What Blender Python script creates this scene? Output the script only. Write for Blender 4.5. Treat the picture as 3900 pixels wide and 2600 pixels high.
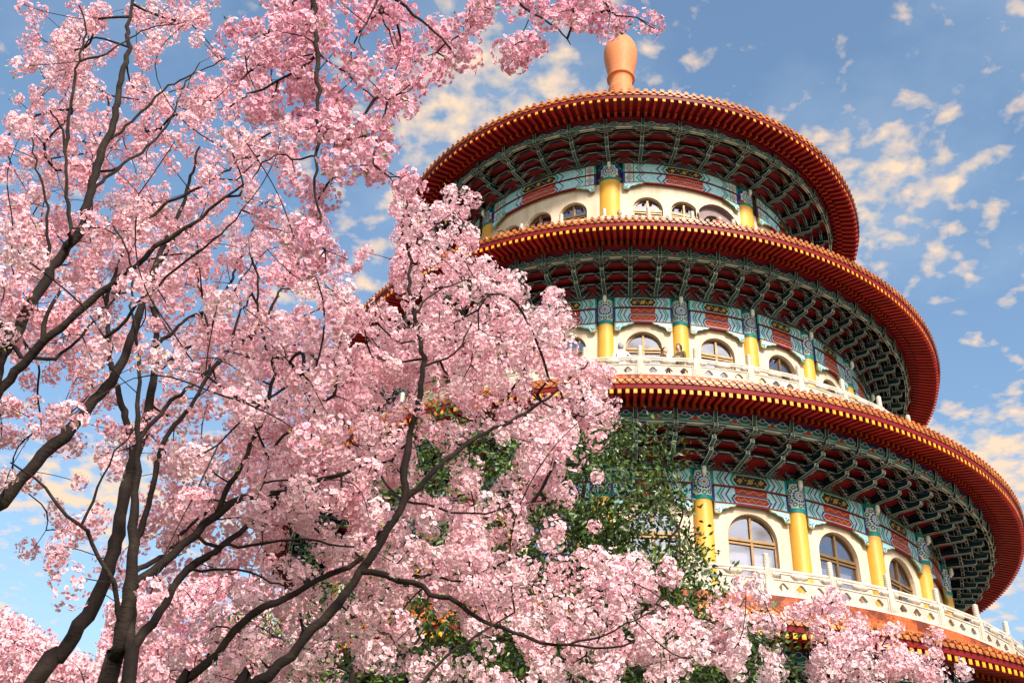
import bpy, math, random
import numpy as np
from mathutils import Vector, Matrix

random.seed(7)
rng = np.random.default_rng(7)
scene = bpy.context.scene
for o in list(bpy.data.objects):
    bpy.data.objects.remove(o)
COL = scene.collection
RAD = math.radians

# ------------------------------------------------------------------ camera
CAMZ = 1.6
AX_R = Vector((0.99419124, 0.0972159, 0.0461827))
AX_U = Vector((0.01669528, -0.56320189, 0.82615065))
AX_W = Vector((-0.10632516, 0.82058071, 0.56155343))
FPX = 4034.85                                   # focal length in pixels of the 3900 px wide photograph
cam_data = bpy.data.cameras.new('camera')
cam_data.sensor_width = 36.0
cam_data.lens = FPX / 3900.0 * 36.0
cam_data.clip_start = 0.1
cam_data.clip_end = 5000
cam = bpy.data.objects.new('camera', cam_data)
COL.objects.link(cam)
m = Matrix.Identity(4)
for i, a in enumerate((AX_R, AX_U, -AX_W)):
    for j in range(3):
        m[j][i] = a[j]
m[2][3] = CAMZ
cam.matrix_world = m
scene.camera = cam

# ------------------------------------------------------------------ sky, sun, exposure
SUN_EL, SUN_AZ = RAD(35), RAD(26)               # sun behind the camera, a little to its right
sdir = Vector((math.sin(SUN_AZ) * math.cos(SUN_EL), -math.cos(SUN_AZ) * math.cos(SUN_EL), math.sin(SUN_EL)))
sun_data = bpy.data.lights.new('sun', 'SUN')
sun_data.energy = 3.0
sun_data.angle = RAD(6)
sun_data.color = (1.0, 0.91, 0.79)
sun = bpy.data.objects.new('sun', sun_data)
COL.objects.link(sun)
sun.rotation_euler = (-sdir).to_track_quat('-Z', 'Y').to_euler()
sun.location = (0, 0, 60)

world = bpy.data.worlds.new('World')
scene.world = world
world.use_nodes = True
wn = world.node_tree.nodes
wl = world.node_tree.links
wn.clear()

def N(nt, t, **kw):
    n = nt.nodes.new(t)
    for k, v in kw.items():
        setattr(n, k, v)
    return n

def math_node(nt, op, a, b=None, c=None, clamp=False):
    n = nt.nodes.new('ShaderNodeMath')
    n.operation = op
    n.use_clamp = clamp
    for i, x in enumerate((a, b, c)):
        if x is None:
            continue
        if isinstance(x, (int, float)):
            n.inputs[i].default_value = x
        else:
            nt.links.new(x, n.inputs[i])
    return n.outputs[0]

def ramp(nt, fac, stops, interp='LINEAR'):
    r = nt.nodes.new('ShaderNodeValToRGB')
    r.color_ramp.interpolation = interp
    els = r.color_ramp.elements
    while len(els) > 1:
        els.remove(els[-1])
    els[0].position = stops[0][0]
    els[0].color = (*stops[0][1], 1) if len(stops[0][1]) == 3 else stops[0][1]
    for p, c in stops[1:]:
        e = els.new(p)
        e.color = (*c, 1) if len(c) == 3 else c
    nt.links.new(fac, r.inputs[0])
    return r.outputs[0]

def mixrgb(nt, fac, a, b, blend='MIX'):
    n = nt.nodes.new('ShaderNodeMix')
    n.data_type = 'RGBA'
    n.blend_type = blend
    if isinstance(fac, (int, float)):
        n.inputs[0].default_value = fac
    else:
        nt.links.new(fac, n.inputs[0])
    for i, x in ((6, a), (7, b)):
        if isinstance(x, (tuple, list)):
            n.inputs[i].default_value = (*x, 1) if len(x) == 3 else x
        else:
            nt.links.new(x, n.inputs[i])
    return n.outputs[2]

def build_sky():
    nt = world.node_tree
    sky = N(nt, 'ShaderNodeTexSky')
    sky.sky_type = 'NISHITA'
    sky.sun_disc = False
    sky.sun_elevation = SUN_EL
    sky.sun_rotation = math.pi - SUN_AZ
    sky.air_density = 1.25
    sky.dust_density = 2.0
    sky.ozone_density = 2.2
    tc = N(nt, 'ShaderNodeTexCoord')
    sep = N(nt, 'ShaderNodeSeparateXYZ')
    wl.new(tc.outputs['Generated'], sep.inputs[0])
    zz = math_node(nt, 'MAXIMUM', sep.outputs[2], 0.0)
    den = math_node(nt, 'ADD', zz, 0.16)
    px = math_node(nt, 'DIVIDE', sep.outputs[0], den)
    py = math_node(nt, 'DIVIDE', sep.outputs[1], den)
    comb = N(nt, 'ShaderNodeCombineXYZ')
    wl.new(px, comb.inputs[0])
    wl.new(py, comb.inputs[1])
    off = N(nt, 'ShaderNodeVectorMath', operation='ADD')
    wl.new(comb.outputs[0], off.inputs[0])
    off.inputs[1].default_value = SKY_OFF
    big = N(nt, 'ShaderNodeTexNoise')
    big.inputs['Scale'].default_value = 2.0
    big.inputs['Detail'].default_value = 2
    wl.new(off.outputs[0], big.inputs['Vector'])
    fine = N(nt, 'ShaderNodeTexNoise')
    fine.inputs['Scale'].default_value = 28.0
    fine.inputs['Detail'].default_value = 8
    fine.inputs['Roughness'].default_value = 0.5
    fine.inputs['Distortion'].default_value = 0.15
    wl.new(off.outputs[0], fine.inputs['Vector'])
    veil = N(nt, 'ShaderNodeTexNoise')
    veil.inputs['Scale'].default_value = 2.6
    veil.inputs['Detail'].default_value = 6
    veil.inputs['Roughness'].default_value = 0.6
    wl.new(off.outputs[0], veil.inputs['Vector'])
    s = math_node(nt, 'MULTIPLY', math_node(nt, 'MULTIPLY_ADD', big.outputs[0], 1.0, fine.outputs[0]), 0.7)
    mask = ramp(nt, s, [(0.715, (0, 0, 0)), (0.78, (0.42, 0.42, 0.42)), (0.87, (0.95, 0.95, 0.95))])
    vs = math_node(nt, 'MULTIPLY_ADD', big.outputs[0], 0.6, veil.outputs[0])
    vmask = ramp(nt, vs, [(0.74, (0, 0, 0)), (1.0, (0.35, 0.35, 0.35))])
    base = mixrgb(nt, 1.0, sky.outputs[0], SKY_TINT, 'MULTIPLY')
    v1 = mixrgb(nt, vmask, base, SKY_VEIL)
    full = mixrgb(nt, mask, v1, SKY_CLOUD)
    bg = N(nt, 'ShaderNodeBackground')
    bg.inputs['Strength'].default_value = SKY_STRENGTH
    wl.new(full, bg.inputs[0])
    out = N(nt, 'ShaderNodeOutputWorld')
    wl.new(bg.outputs[0], out.inputs[0])

SKY_STRENGTH = 0.15
SKY_TINT = (0.66, 0.71, 0.70)
SKY_VEIL = (1.8, 2.2, 2.6)
SKY_CLOUD = (3.35, 2.5, 1.75)
SKY_OFF = (14.8, 21.2, 0.0)
build_sky()

scene.view_settings.view_transform = 'Standard'
scene.view_settings.look = 'None'
scene.view_settings.exposure = 1.12
scene.view_settings.gamma = 1.0
scene.view_settings.use_curve_mapping = False
scene.render.engine = 'CYCLES'
scene.cycles.max_bounces = 6
scene.cycles.transparent_max_bounces = 8

# ------------------------------------------------------------------ helpers
def srgb(r, g, b):
    def f(c):
        c /= 255.0
        return c / 12.92 if c <= 0.04045 else ((c + 0.055) / 1.055) ** 2.4
    return (f(r), f(g), f(b))

RED = (0.26, 0.008, 0.014)
REDB = (0.38, 0.015, 0.012)
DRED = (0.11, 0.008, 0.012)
YEL = (0.84, 0.33, 0.01)
ORG = (0.62, 0.17, 0.02)
TEAL = (0.0, 0.19, 0.19)
DTEAL = (0.0015, 0.028, 0.050)
NAVY = (0.012, 0.02, 0.16)
BLUE = (0.02, 0.05, 0.33)
CREAM = (0.64, 0.63, 0.56)
WHITE = (0.80, 0.80, 0.76)
GOLD = (0.55, 0.34, 0.09)
BROWN = (0.035, 0.014, 0.012)
LBLUE = (0.22, 0.50, 0.62)
OLIVE = (0.36, 0.33, 0.06)

class MB:
    def __init__(s):
        s.v, s.f, s.c, s.m = [], [], [], []
    def add(s, vs, fs, col=(1, 1, 1), mat=0):
        o = len(s.v)
        s.v.extend(vs)
        for k, f in enumerate(fs):
            s.f.append([i + o for i in f])
            s.c.append(col[k] if isinstance(col, list) else col)
            s.m.append(mat)
    def box(s, x0, x1, y0, y1, z0, z1, col=(1, 1, 1), mat=0):
        vs = [(x0, y0, z0), (x1, y0, z0), (x1, y1, z0), (x0, y1, z0), (x0, y0, z1), (x1, y0, z1), (x1, y1, z1), (x0, y1, z1)]
        s.add(vs, [(3, 2, 1, 0), (4, 5, 6, 7), (0, 1, 5, 4), (1, 2, 6, 5), (2, 3, 7, 6), (3, 0, 4, 7)], col, mat)
    def mesh(s, name, mats, smooth=False):
        me = bpy.data.meshes.new(name)
        me.from_pydata(s.v, [], s.f)
        for x in mats:
            me.materials.append(x)
        if len(mats) > 1:
            me.polygons.foreach_set('material_index', s.m)
        a = me.color_attributes.new('Col', 'FLOAT_COLOR', 'CORNER')
        n = np.array([len(f) for f in s.f])
        c = np.ones((len(s.f), 4), dtype=np.float32)
        if len(s.f):
            c[:, :3] = np.array(s.c, dtype=np.float32)
            a.data.foreach_set('color', np.repeat(c, n, axis=0).ravel())
        if smooth:
            me.polygons.foreach_set('use_smooth', [True] * len(me.polygons))
        me.update()
        return me
    def build(s, name, mats, parent=None, smooth=False):
        return link(name, s.mesh(name, mats, smooth), parent)

def link(name, me, parent=None, loc=None, rz=None):
    o = bpy.data.objects.new(name, me)
    COL.objects.link(o)
    if parent is not None:
        o.parent = parent
    if loc is not None:
        o.location = loc
    if rz is not None:
        o.rotation_euler = (0, 0, rz)
    return o

def tag(o, label=None, cat=None, group=None, kind=None):
    for k, v in (('label', label), ('category', cat), ('group', group), ('kind', kind)):
        if v:
            o[k] = v
    return o

def lathe(mb, prof, cols, th0=0, th1=360, n=96, mat=0, cx=0, cy=0, sy=1.0):
    """prof: list of (R,z); angle 0 faces the camera (-Y). cols: one per segment or a single colour."""
    full = abs(th1 - th0) >= 359.9
    k = n if full else n + 1
    vs, fs, cs = [], [], []
    for i in range(k):
        a = RAD(th0 + (th1 - th0) * i / n)
        for (R, z) in prof:
            vs.append((cx + R * math.sin(a), cy - R * math.cos(a) * sy, z))
    P = len(prof)
    for i in range(n):
        j = (i + 1) % k
        for q in range(P - 1):
            fs.append((i * P + q, j * P + q, j * P + q + 1, i * P + q + 1))
            cs.append(cols[q] if isinstance(cols, list) else cols)
    mb.add(vs, fs, cs, mat)

def extrude(mb, poly, ts, cols, M, outer, inner, inset=0.3, mat=0, caps=True):
    """extrude a 2-D outline along t; perimeter faces coloured per t-strip, end caps get a border."""
    n = len(poly)
    vs = [M(a, b, t) for t in ts for (a, b) in poly]
    fs, cs = [], []
    for k in range(len(ts) - 1):
        for i in range(n):
            j = (i + 1) % n
            fs.append((k * n + i, k * n + j, (k + 1) * n + j, (k + 1) * n + i))
            cs.append(cols[k])
    if caps:
        ca = sum(p[0] for p in poly) / n
        cb = sum(p[1] for p in poly) / n
        for end, t in ((0, ts[0]), (len(ts) - 1, ts[-1])):
            o = len(vs)
            if inset > 0:
                for (a, b) in poly:
                    da, db = ca - a, cb - b
                    L = math.hypot(da, db) or 1
                    s = min(inset, L * 0.6) / L
                    vs.append(M(a + da * s, b + db * s, t))
                for i in range(n):
                    j = (i + 1) % n
                    fs.append((end * n + i, end * n + j, o + j, o + i))
                    cs.append(outer)
                fs.append(tuple(range(o, o + n)))
                cs.append(inner)
            else:
                fs.append(tuple(range(end * n, end * n + n)))
                cs.append(inner)
    mb.add(vs, fs, cs, mat)

# ------------------------------------------------------------------ materials
def new_mat(name):
    ma = bpy.data.materials.new(name)
    ma.use_nodes = True
    nt = ma.node_tree
    b = nt.nodes['Principled BSDF']
    return ma, nt, b

def noise(nt, scale, detail=4, rough=0.55, vec=None, dist=0.0):
    n = nt.nodes.new('ShaderNodeTexNoise')
    n.inputs['Scale'].default_value = scale
    n.inputs['Detail'].default_value = detail
    n.inputs['Roughness'].default_value = rough
    n.inputs['Distortion'].default_value = dist
    if vec is None:
        tc = nt.nodes.new('ShaderNodeTexCoord')
        vec = tc.outputs['Object']
    nt.links.new(vec, n.inputs['Vector'])
    return n.outputs[0]

def bump(nt, b, h, strength=0.3, dist=0.02):
    n = nt.nodes.new('ShaderNodeBump')
    n.inputs['Strength'].default_value = strength
    n.inputs['Distance'].default_value = dist
    nt.links.new(h, n.inputs['Height'])
    nt.links.new(n.outputs[0], b.inputs['Normal'])

def world_pos(nt):
    return nt.nodes.new('ShaderNodeNewGeometry').outputs['Position']

def mat_paint(name='painted_wood', rough=0.5, wear=0.35):
    ma, nt, b = new_mat(name)
    at = nt.nodes.new('ShaderNodeAttribute')
    at.attribute_name = 'Col'
    nz = noise(nt, 3.0, 5, vec=world_pos(nt))
    d = ramp(nt, nz, [(0.3, (1 - wear,) * 3), (0.7, (1.0, 1.0, 1.0))])
    c = mixrgb(nt, 1.0, at.outputs[0], d, 'MULTIPLY')
    oi = nt.nodes.new('ShaderNodeObjectInfo')
    c = mixrgb(nt, 1.0, c, ramp(nt, oi.outputs['Random'], [(0.0, (0.74, 0.74, 0.76)), (1.0, (1.1, 1.08, 1.06))]), 'MULTIPLY')
    nt.links.new(c, b.inputs['Base Color'])
    b.inputs['Roughness'].default_value = rough
    b.inputs['Specular IOR Level'].default_value = 0.25
    return ma

def mat_simple(name, c0, c1, scale=4, rough=0.5, metallic=0.0, bs=0.0, bscale=30, spec=None):
    ma, nt, b = new_mat(name)
    p = world_pos(nt)
    nz = noise(nt, scale, 6, vec=p)
    nt.links.new(ramp(nt, nz, [(0.3, c0), (0.7, c1)]), b.inputs['Base Color'])
    b.inputs['Roughness'].default_value = rough
    b.inputs['Metallic'].default_value = metallic
    if spec is not None:
        b.inputs['Specular IOR Level'].default_value = spec
    if bs:
        bump(nt, b, noise(nt, bscale, 4, vec=p), bs, 0.02)
    return ma

M_PAINT = mat_paint()
def mat_wall():
    ma, nt, b = new_mat('cream_plaster')
    p = world_pos(nt)
    c = ramp(nt, noise(nt, 1.2, 6, vec=p), [(0.3, (0.62, 0.475, 0.36)), (0.7, (0.71, 0.56, 0.43))])
    mp = nt.nodes.new('ShaderNodeMapping')
    mp.inputs['Scale'].default_value = (3.2, 3.2, 0.35)
    nt.links.new(p, mp.inputs[0])
    st = ramp(nt, noise(nt, 1.0, 6, 0.65, vec=mp.outputs[0]), [(0.34, (0.72, 0.66, 0.60)), (0.52, (1, 1, 1))])
    c = mixrgb(nt, 0.6, c, st, 'MULTIPLY')
    nt.links.new(c, b.inputs['Base Color'])
    b.inputs['Roughness'].default_value = 0.8
    bump(nt, b, noise(nt, 25, 4, vec=p), 0.15, 0.02)
    return ma
M_WALL = mat_wall()
M_GOLD = mat_simple('gold_paint', (0.60, 0.30, 0.035), (0.70, 0.37, 0.055), 1.3, 0.5, bs=0.06, bscale=8, spec=0.4)
def mat_tile():
    ma, nt, b = new_mat('glazed_orange_tile')
    p = world_pos(nt)
    c = ramp(nt, noise(nt, 5.0, 6, vec=p), [(0.28, (0.36, 0.08, 0.02)), (0.5, (0.58, 0.17, 0.035)), (0.72, (0.76, 0.27, 0.07))])
    g = ramp(nt, noise(nt, 1.1, 6, 0.7, vec=p), [(0.36, (0.42, 0.36, 0.34)), (0.5, (1, 1, 1))])
    c = mixrgb(nt, 0.7, c, g, 'MULTIPLY')
    oi = nt.nodes.new('ShaderNodeObjectInfo')
    c = mixrgb(nt, 1.0, c, ramp(nt, oi.outputs['Random'], [(0.0, (0.66, 0.62, 0.62)), (1.0, (1.15, 1.15, 1.15))]), 'MULTIPLY')
    nt.links.new(c, b.inputs['Base Color'])
    b.inputs['Roughness'].default_value = 0.42
    bump(nt, b, noise(nt, 16, 4, vec=p), 0.3, 0.02)
    return ma
M_TILE = mat_tile()
M_BRONZE = mat_simple('bronze_frame', (0.16, 0.085, 0.03), (0.26, 0.15, 0.06), 6, 0.4, metallic=0.4)
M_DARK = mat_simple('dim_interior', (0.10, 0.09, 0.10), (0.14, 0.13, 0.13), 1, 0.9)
M_BLIND = mat_simple('cream_blind', (0.70, 0.66, 0.56), (0.78, 0.74, 0.64), 2, 0.8)
M_CURT = mat_simple('dark_curtain', (0.09, 0.08, 0.12), (0.14, 0.13, 0.18), 3, 0.9)
M_LAMP = mat_simple('white_metal', (0.72, 0.70, 0.66), (0.8, 0.78, 0.74), 6, 0.4)
M_PURPLE = mat_simple('mauve_stone', (0.20, 0.13, 0.14), (0.28, 0.19, 0.20), 3, 0.5, bs=0.1)

def mat_marble():
    ma, nt, b = new_mat('carved_white_stone')
    p = world_pos(nt)
    v = nt.nodes.new('ShaderNodeTexVoronoi')
    v.inputs['Scale'].default_value = 17
    nt.links.new(p, v.inputs['Vector'])
    n1 = noise(nt, 1.6, 6, vec=p)
    n2 = noise(nt, 26, 5, 0.7, vec=p, dist=1.2)
    base = ramp(nt, n1, [(0.3, (0.40, 0.34, 0.28)), (0.6, (0.54, 0.49, 0.42))])
    groove = ramp(nt, n2, [(0.40, (0.55, 0.47, 0.38)), (0.47, (1, 1, 1))])
    c = mixrgb(nt, 0.75, base, groove, 'MULTIPLY')
    nt.links.new(c, b.inputs['Base Color'])
    b.inputs['Roughness'].default_value = 0.6
    bump(nt, b, n2, 0.5, 0.02)
    return ma

def mat_plainmarble():
    return mat_simple('white_stone', (0.46, 0.41, 0.35), (0.57, 0.53, 0.46), 2.2, 0.55, bs=0.15, bscale=20)
M_MARBLE = mat_marble()
M_STONE = mat_plainmarble()

def mat_mosaic(name, size, c1, c2, cm, stain=True):
    ma, nt, b = new_mat(name)
    uv = nt.nodes.new('ShaderNodeUVMap')
    br = nt.nodes.new('ShaderNodeTexBrick')
    br.offset = 0
    br.inputs['Scale'].default_value = 1.0
    br.inputs['Brick Width'].default_value = size
    br.inputs['Row Height'].default_value = size
    br.inputs['Mortar Size'].default_value = size * 0.09
    br.inputs['Color1'].default_value = (*c1, 1)
    br.inputs['Color2'].default_value = (*c2, 1)
    br.inputs['Mortar'].default_value = (*cm, 1)
    nt.links.new(uv.outputs[0], br.inputs['Vector'])
    c = br.outputs[0]
    p = world_pos(nt)
    if stain:
        st = ramp(nt, noise(nt, 1.4, 6, 0.7, vec=p), [(0.42, (0.16, 0.09, 0.09)), (0.56, (1, 1, 1))])
        c = mixrgb(nt, 0.85, c, st, 'MULTIPLY')
    nt.links.new(c, b.inputs['Base Color'])
    b.inputs['Roughness'].default_value = 0.6
    b.inputs['Specular IOR Level'].default_value = 0.3
    return ma
M_MOSAIC = mat_mosaic('orange_mosaic', 0.042, (0.46, 0.07, 0.015), (0.62, 0.15, 0.03), (0.26, 0.07, 0.03))
M_FINIAL = mat_mosaic('finial_mosaic', 0.055, (0.66, 0.20, 0.07), (0.76, 0.27, 0.10), (0.42, 0.14, 0.07), stain=False)

def mat_scroll():
    ma, nt, b = new_mat('painted_scrollwork')
    p = world_pos(nt)
    v = nt.nodes.new('ShaderNodeTexVoronoi')
    v.inputs['Scale'].default_value = 5.5
    nt.links.new(p, v.inputs['Vector'])
    w = math_node(nt, 'MULTIPLY', v.outputs['Distance'], 5.0)
    w = math_node(nt, 'FRACT', w)
    c = ramp(nt, w, [(0.0, (0.62, 0.80, 0.82)), (0.30, (0.02, 0.12, 0.52)), (0.42, (0.62, 0.80, 0.82)), (0.62, (0.02, 0.46, 0.46)), (0.78, (0.16, 0.60, 0.74))], 'CONSTANT')
    r = ramp(nt, v.outputs['Distance'], [(0.0, (0.5, 0.05, 0.03)), (0.07, (0.5, 0.05, 0.03)), (0.08, (1, 1, 1))], 'CONSTANT')
    c = mixrgb(nt, 1.0, c, r, 'MULTIPLY')
    nt.links.new(c, b.inputs['Base Color'])
    b.inputs['Roughness'].default_value = 0.5
    return ma
M_SCROLL = mat_scroll()

def mat_glass():
    ma = bpy.data.materials.new('window_glass')
    ma.use_nodes = True
    nt = ma.node_tree
    nt.nodes.clear()
    g = nt.nodes.new('ShaderNodeBsdfGlossy')
    g.inputs['Roughness'].default_value = 0.03
    g.inputs['Color'].default_value = (0.78, 0.74, 0.80, 1)
    t = nt.nodes.new('ShaderNodeBsdfTransparent')
    t.inputs['Color'].default_value = (0.80, 0.80, 0.86, 1)
    mx = nt.nodes.new('ShaderNodeMixShader')
    mx.inputs[0].default_value = 0.24
    nt.links.new(t.outputs[0], mx.inputs[1])
    nt.links.new(g.outputs[0], mx.inputs[2])
    o = nt.nodes.new('ShaderNodeOutputMaterial')
    nt.links.new(mx.outputs[0], o.inputs[0])
    return ma
M_GLASS = mat_glass()

# ------------------------------------------------------------------ ground
gm = MB()
gm.add([(-1500, -1500, 0), (1500, -1500, 0), (1500, 1500, 0), (-1500, 1500, 0)], [(0, 1, 2, 3)])
M_GROUND = mat_simple('grass_and_soil', (0.06, 0.09, 0.03), (0.13, 0.12, 0.07), 0.4, 0.95)
tag(gm.build('ground', [M_GROUND]), kind='structure')
# ------------------------------------------------------------------ pagoda
PX, PY = 0.0, 36.0
pagoda = bpy.data.objects.new('pagoda', None)
COL.objects.link(pagoda)
pagoda.location = (PX, PY, 0)
tag(pagoda, 'round red and gold temple pagoda with three tiers of curved orange tiled eaves', 'pagoda')

def H(z):
    return z + CAMZ

def cyl(R, th, z):
    a = RAD(th)
    return (R * math.sin(a), -R * math.cos(a), z)

def clip_u(poly, lo, hi):
    def cl(ps, f, inside):
        out = []
        for i in range(len(ps)):
            a, b = ps[i], ps[(i + 1) % len(ps)]
            ia, ib = inside(a), inside(b)
            if ia:
                out.append(a)
            if ia != ib:
                t = (f - a[0]) / (b[0] - a[0])
                out.append((f, a[1] + t * (b[1] - a[1])))
        return out
    ps = cl(poly, lo, lambda p: p[0] >= lo)
    if len(ps) >= 3:
        ps = cl(ps, hi, lambda p: p[0] <= hi)
    return ps if len(ps) >= 3 else None

def paint(mb, poly, R, layer, col, mat=0, step=1.25, maps=None):
    """convex polygon in (theta deg, z) laid on a cylinder of radius R, a few mm per layer proud."""
    f = maps or (lambda u, z: cyl(R + 0.004 * layer, u, z))
    u0 = min(p[0] for p in poly)
    u1 = max(p[0] for p in poly)
    k0 = math.floor(u0 / step)
    k1 = math.ceil(u1 / step)
    for k in range(k0, k1):
        q = clip_u(poly, k * step, (k + 1) * step)
        if q:
            mb.add([f(u, z) for (u, z) in q], [tuple(range(len(q)))], col, mat)

def disc(cu, cz, ru, rz, n=10):
    return [(cu + ru * math.cos(2 * math.pi * i / n), cz + rz * math.sin(2 * math.pi * i / n)) for i in range(n)]

def hexa(cu, cz, hu, hz, tip):
    return [(cu - hu, cz), (cu - hu + tip, cz - hz), (cu + hu - tip, cz - hz), (cu + hu, cz), (cu + hu - tip, cz + hz), (cu - hu + tip, cz + hz)]

def rect(u0, u1, z0, z1):
    return [(u0, z0), (u1, z0), (u1, z1), (u0, z1)]

# ---- tiers: radii and heights measured from the photograph (metres, height above the camera)
PH = -3.9
TIERS = [
    dict(k=1, wall=7.0, floor=22.62, spring=25.58, wr=0.54, sill=23.3, beam=(26.72, 27.2, 27.66), colR=7.17 - 0.48, cr=0.48, ytop=26.89, ncol=8, win=[11.25, 22.5, 33.75], big=True),
    dict(k=2, wall=8.87, floor=15.75, spring=18.31, wr=0.56, sill=16.1, beam=(19.16, 19.70, 20.11), colR=9.05 - 0.27, cr=0.27, ytop=19.09, ncol=24, win=[7.5], big=False),
    dict(k=3, wall=10.2, floor=9.12, spring=11.63, wr=0.70, sill=9.4, beam=(12.52, 13.0, 13.44), colR=10.48 - 0.26, cr=0.26, ytop=12.50, ncol=24, win=[7.5], big=False),
    dict(k=4, wall=11.95, floor=-1.6, spring=4.4, wr=0.75, sill=1.2, beam=(5.75, 6.23, 6.67), colR=12.2 - 0.26, cr=0.28, ytop=5.73, ncol=24, win=[7.5], big=False),
]
EAVES = [
    dict(k=1, y=(9.62, 28.36), lo=(8.94, 28.50), tips=[(7.97, 27.72), (8.27, 27.88), (8.63, 28.06)], top=(8.63, 28.46), base=(7.05, 27.66), spacing=9.0, dr=1.72, rw=0.105, rh=0.13, vis=(-66, 72), roof=[(9.62, 28.62), (8.4, 29.3), (6.5, 30.6), (4.0, 32.3), (1.6, 33.9), (0.5, 34.6)]),
    dict(k=2, y=(11.44, 20.88), lo=(10.71, 21.06), tips=[(9.76, 20.23), (10.12, 20.39), (10.43, 20.60)], top=(10.43, 21.01), base=(8.95, 20.11), spacing=5.0, dr=1.02, rw=0.095, rh=0.125, vis=(-22, 74), roof=[(11.44, 21.13), (10.6, 21.5), (9.8, 22.0), (9.35, 22.35)]),
    dict(k=3, y=(12.88, 14.24), lo=(12.12, 14.42), tips=[(11.37, 13.50), (11.72, 13.66), (11.98, 13.88)], top=(11.98, 14.30), base=(10.3, 13.44), spacing=5.0, dr=0.90, rw=0.096, rh=0.13, vis=(-4, 66), roof=[(12.88, 14.50), (12.2, 14.8), (11.6, 15.15), (11.25, 15.42)]),
    dict(k=4, y=(14.65, 7.47), lo=(13.89, 7.65), tips=[(13.14, 6.73), (13.49, 6.89), (13.75, 7.11)], top=(13.75, 7.53), base=(12.07, 6.67), spacing=5.0, dr=0.73, rw=0.098, rh=0.125, vis=(8, 38), roof=[(14.65, 7.70), (14.0, 7.95), (13.4, 8.26), (12.9, 8.58)]),
]

# ---- walls with arched openings
def arch_pts(w, spring, n=14):
    """outline of the arch from left spring over the apex to right spring: (x, z)"""
    return [(-w * math.cos(math.pi * i / n), spring + w * math.sin(math.pi * i / n)) for i in range(n + 1)]

def window_angles(t):
    out = []
    for b in range(t['ncol']):
        c0 = PH + b * 360.0 / t['ncol']
        for w in t['win']:
            a = c0 + w
            a = (a + 180) % 360 - 180
            out.append((a, t['big'] and w == 33.75 and b == 0))
    return sorted(out)

def build_wall(t):
    mb = MB()
    R = t['wall']
    zf, zt = H(t['floor']), H(t['beam'][0]) + 0.06
    wins = [(a, (0.95 if big else t['wr']), H(t['spring']), H(t['sill']), big) for a, big in window_angles(t) if -100 < a < 100]
    deg = 180 / math.pi / R
    edge = -100.0
    def q(a, b, z0, z1, n=None):
        if b - a < 1e-4:
            return
        n = n or max(1, int((b - a) / 2.5))
        for i in range(n):
            u0, u1 = a + (b - a) * i / n, a + (b - a) * (i + 1) / n
            mb.add([cyl(R, u0, z0), cyl(R, u1, z0), cyl(R, u1, z1), cyl(R, u0, z1)], [(0, 1, 2, 3)], (1, 1, 1), 0)
    for (a, w, sp, sl, big) in wins:
        l, r = a - w * deg, a + w * deg
        q(edge, l, zf, zt)
        q(l, r, zf, sl, 4)
        ap = arch_pts(w, sp if not big else sp - 0.15)
        for i in range(len(ap) - 1):
            (x0, z0), (x1, z1) = ap[i], ap[i + 1]
            mb.add([cyl(R, a + x0 * deg, z0), cyl(R, a + x1 * deg, z1), cyl(R, a + x1 * deg, zt), cyl(R, a + x0 * deg, zt)], [(0, 1, 2, 3)])
        out = [(-w, sl)] + ap + [(w, sl)]
        for i in range(len(out)):
            (x0, z0), (x1, z1) = out[i], out[(i + 1) % len(out)]
            mb.add([cyl(R, a + x0 * deg, z0), cyl(R, a + x1 * deg, z1), cyl(R - 0.24, a + x1 * deg, z1), cyl(R - 0.24, a + x0 * deg, z0)], [(0, 3, 2, 1)], (1, 1, 1), 1 if big else 0)
        edge = r
    q(edge, 260.0, zf, zt, 90)
    return mb.build('wall', [M_WALL, M_PURPLE], pagoda)

def window_meshes(w, spring, sill):
    """frame mesh + pane meshes in a local frame: x across, y=0 the frame plane (outside is -y), z up"""
    fr = MB()
    n = 16
    ap = arch_pts(w, spring, n)
    ai = arch_pts(w - 0.06, spring, n)
    out = [(-w, sill)] + ap + [(w, sill)]
    inn = [(-w + 0.06, sill + 0.06)] + ai + [(w - 0.06, sill + 0.06)]
    k = len(out)
    for y, fl in ((-0.04, False), (0.04, True)):
        vs = [(x, y, z) for (x, z) in out] + [(x, y, z) for (x, z) in inn]
        fr.add(vs, [(i, (i + 1) % k, k + (i + 1) % k, k + i) for i in range(k)])
    vs = [(x, -0.04, z) for (x, z) in inn] + [(x, 0.04, z) for (x, z) in inn]
    fr.add(vs, [(i, (i + 1) % k, k + (i + 1) % k, k + i) for i in range(k)])
    b = 0.032
    top = spring + w - 0.03
    fr.box(-b, b, -0.055, 0.045, sill + 0.03, top)
    fr.box(-w + 0.03, w - 0.03, -0.062, 0.05, spring - 0.06, spring + 0.015)
    fr.box(-w + 0.03, w - 0.03, -0.05, 0.04, spring - 0.15, spring - 0.10)
    panes = []
    for s in (-1, 1):
        pb = MB()
        x0, x1 = (-w + 0.05, -0.02) if s < 0 else (0.02, w - 0.05)
        pb.box(x0, x1, -0.006, 0.006, sill + 0.05, spring - 0.06)
        panes.append(pb)
        pb = MB()
        pts = [(0.02 * s, spring + 0.01)] + [(s * (0.02 + (w - 0.06) * math.cos(a)), spring + 0.01 + (w - 0.06) * math.sin(a)) for a in [math.pi / 2 * i / 8 for i in range(9)]]
        m_ = len(pts)
        pb.add([(x, -0.006, z) for x, z in pts] + [(x, 0.006, z) for x, z in pts], [tuple(range(m_)), tuple(range(m_, 2 * m_))] + [(i, (i + 1) % m_, m_ + (i + 1) % m_, m_ + i) for i in range(m_)])
        panes.append(pb)
    return fr, panes

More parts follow.
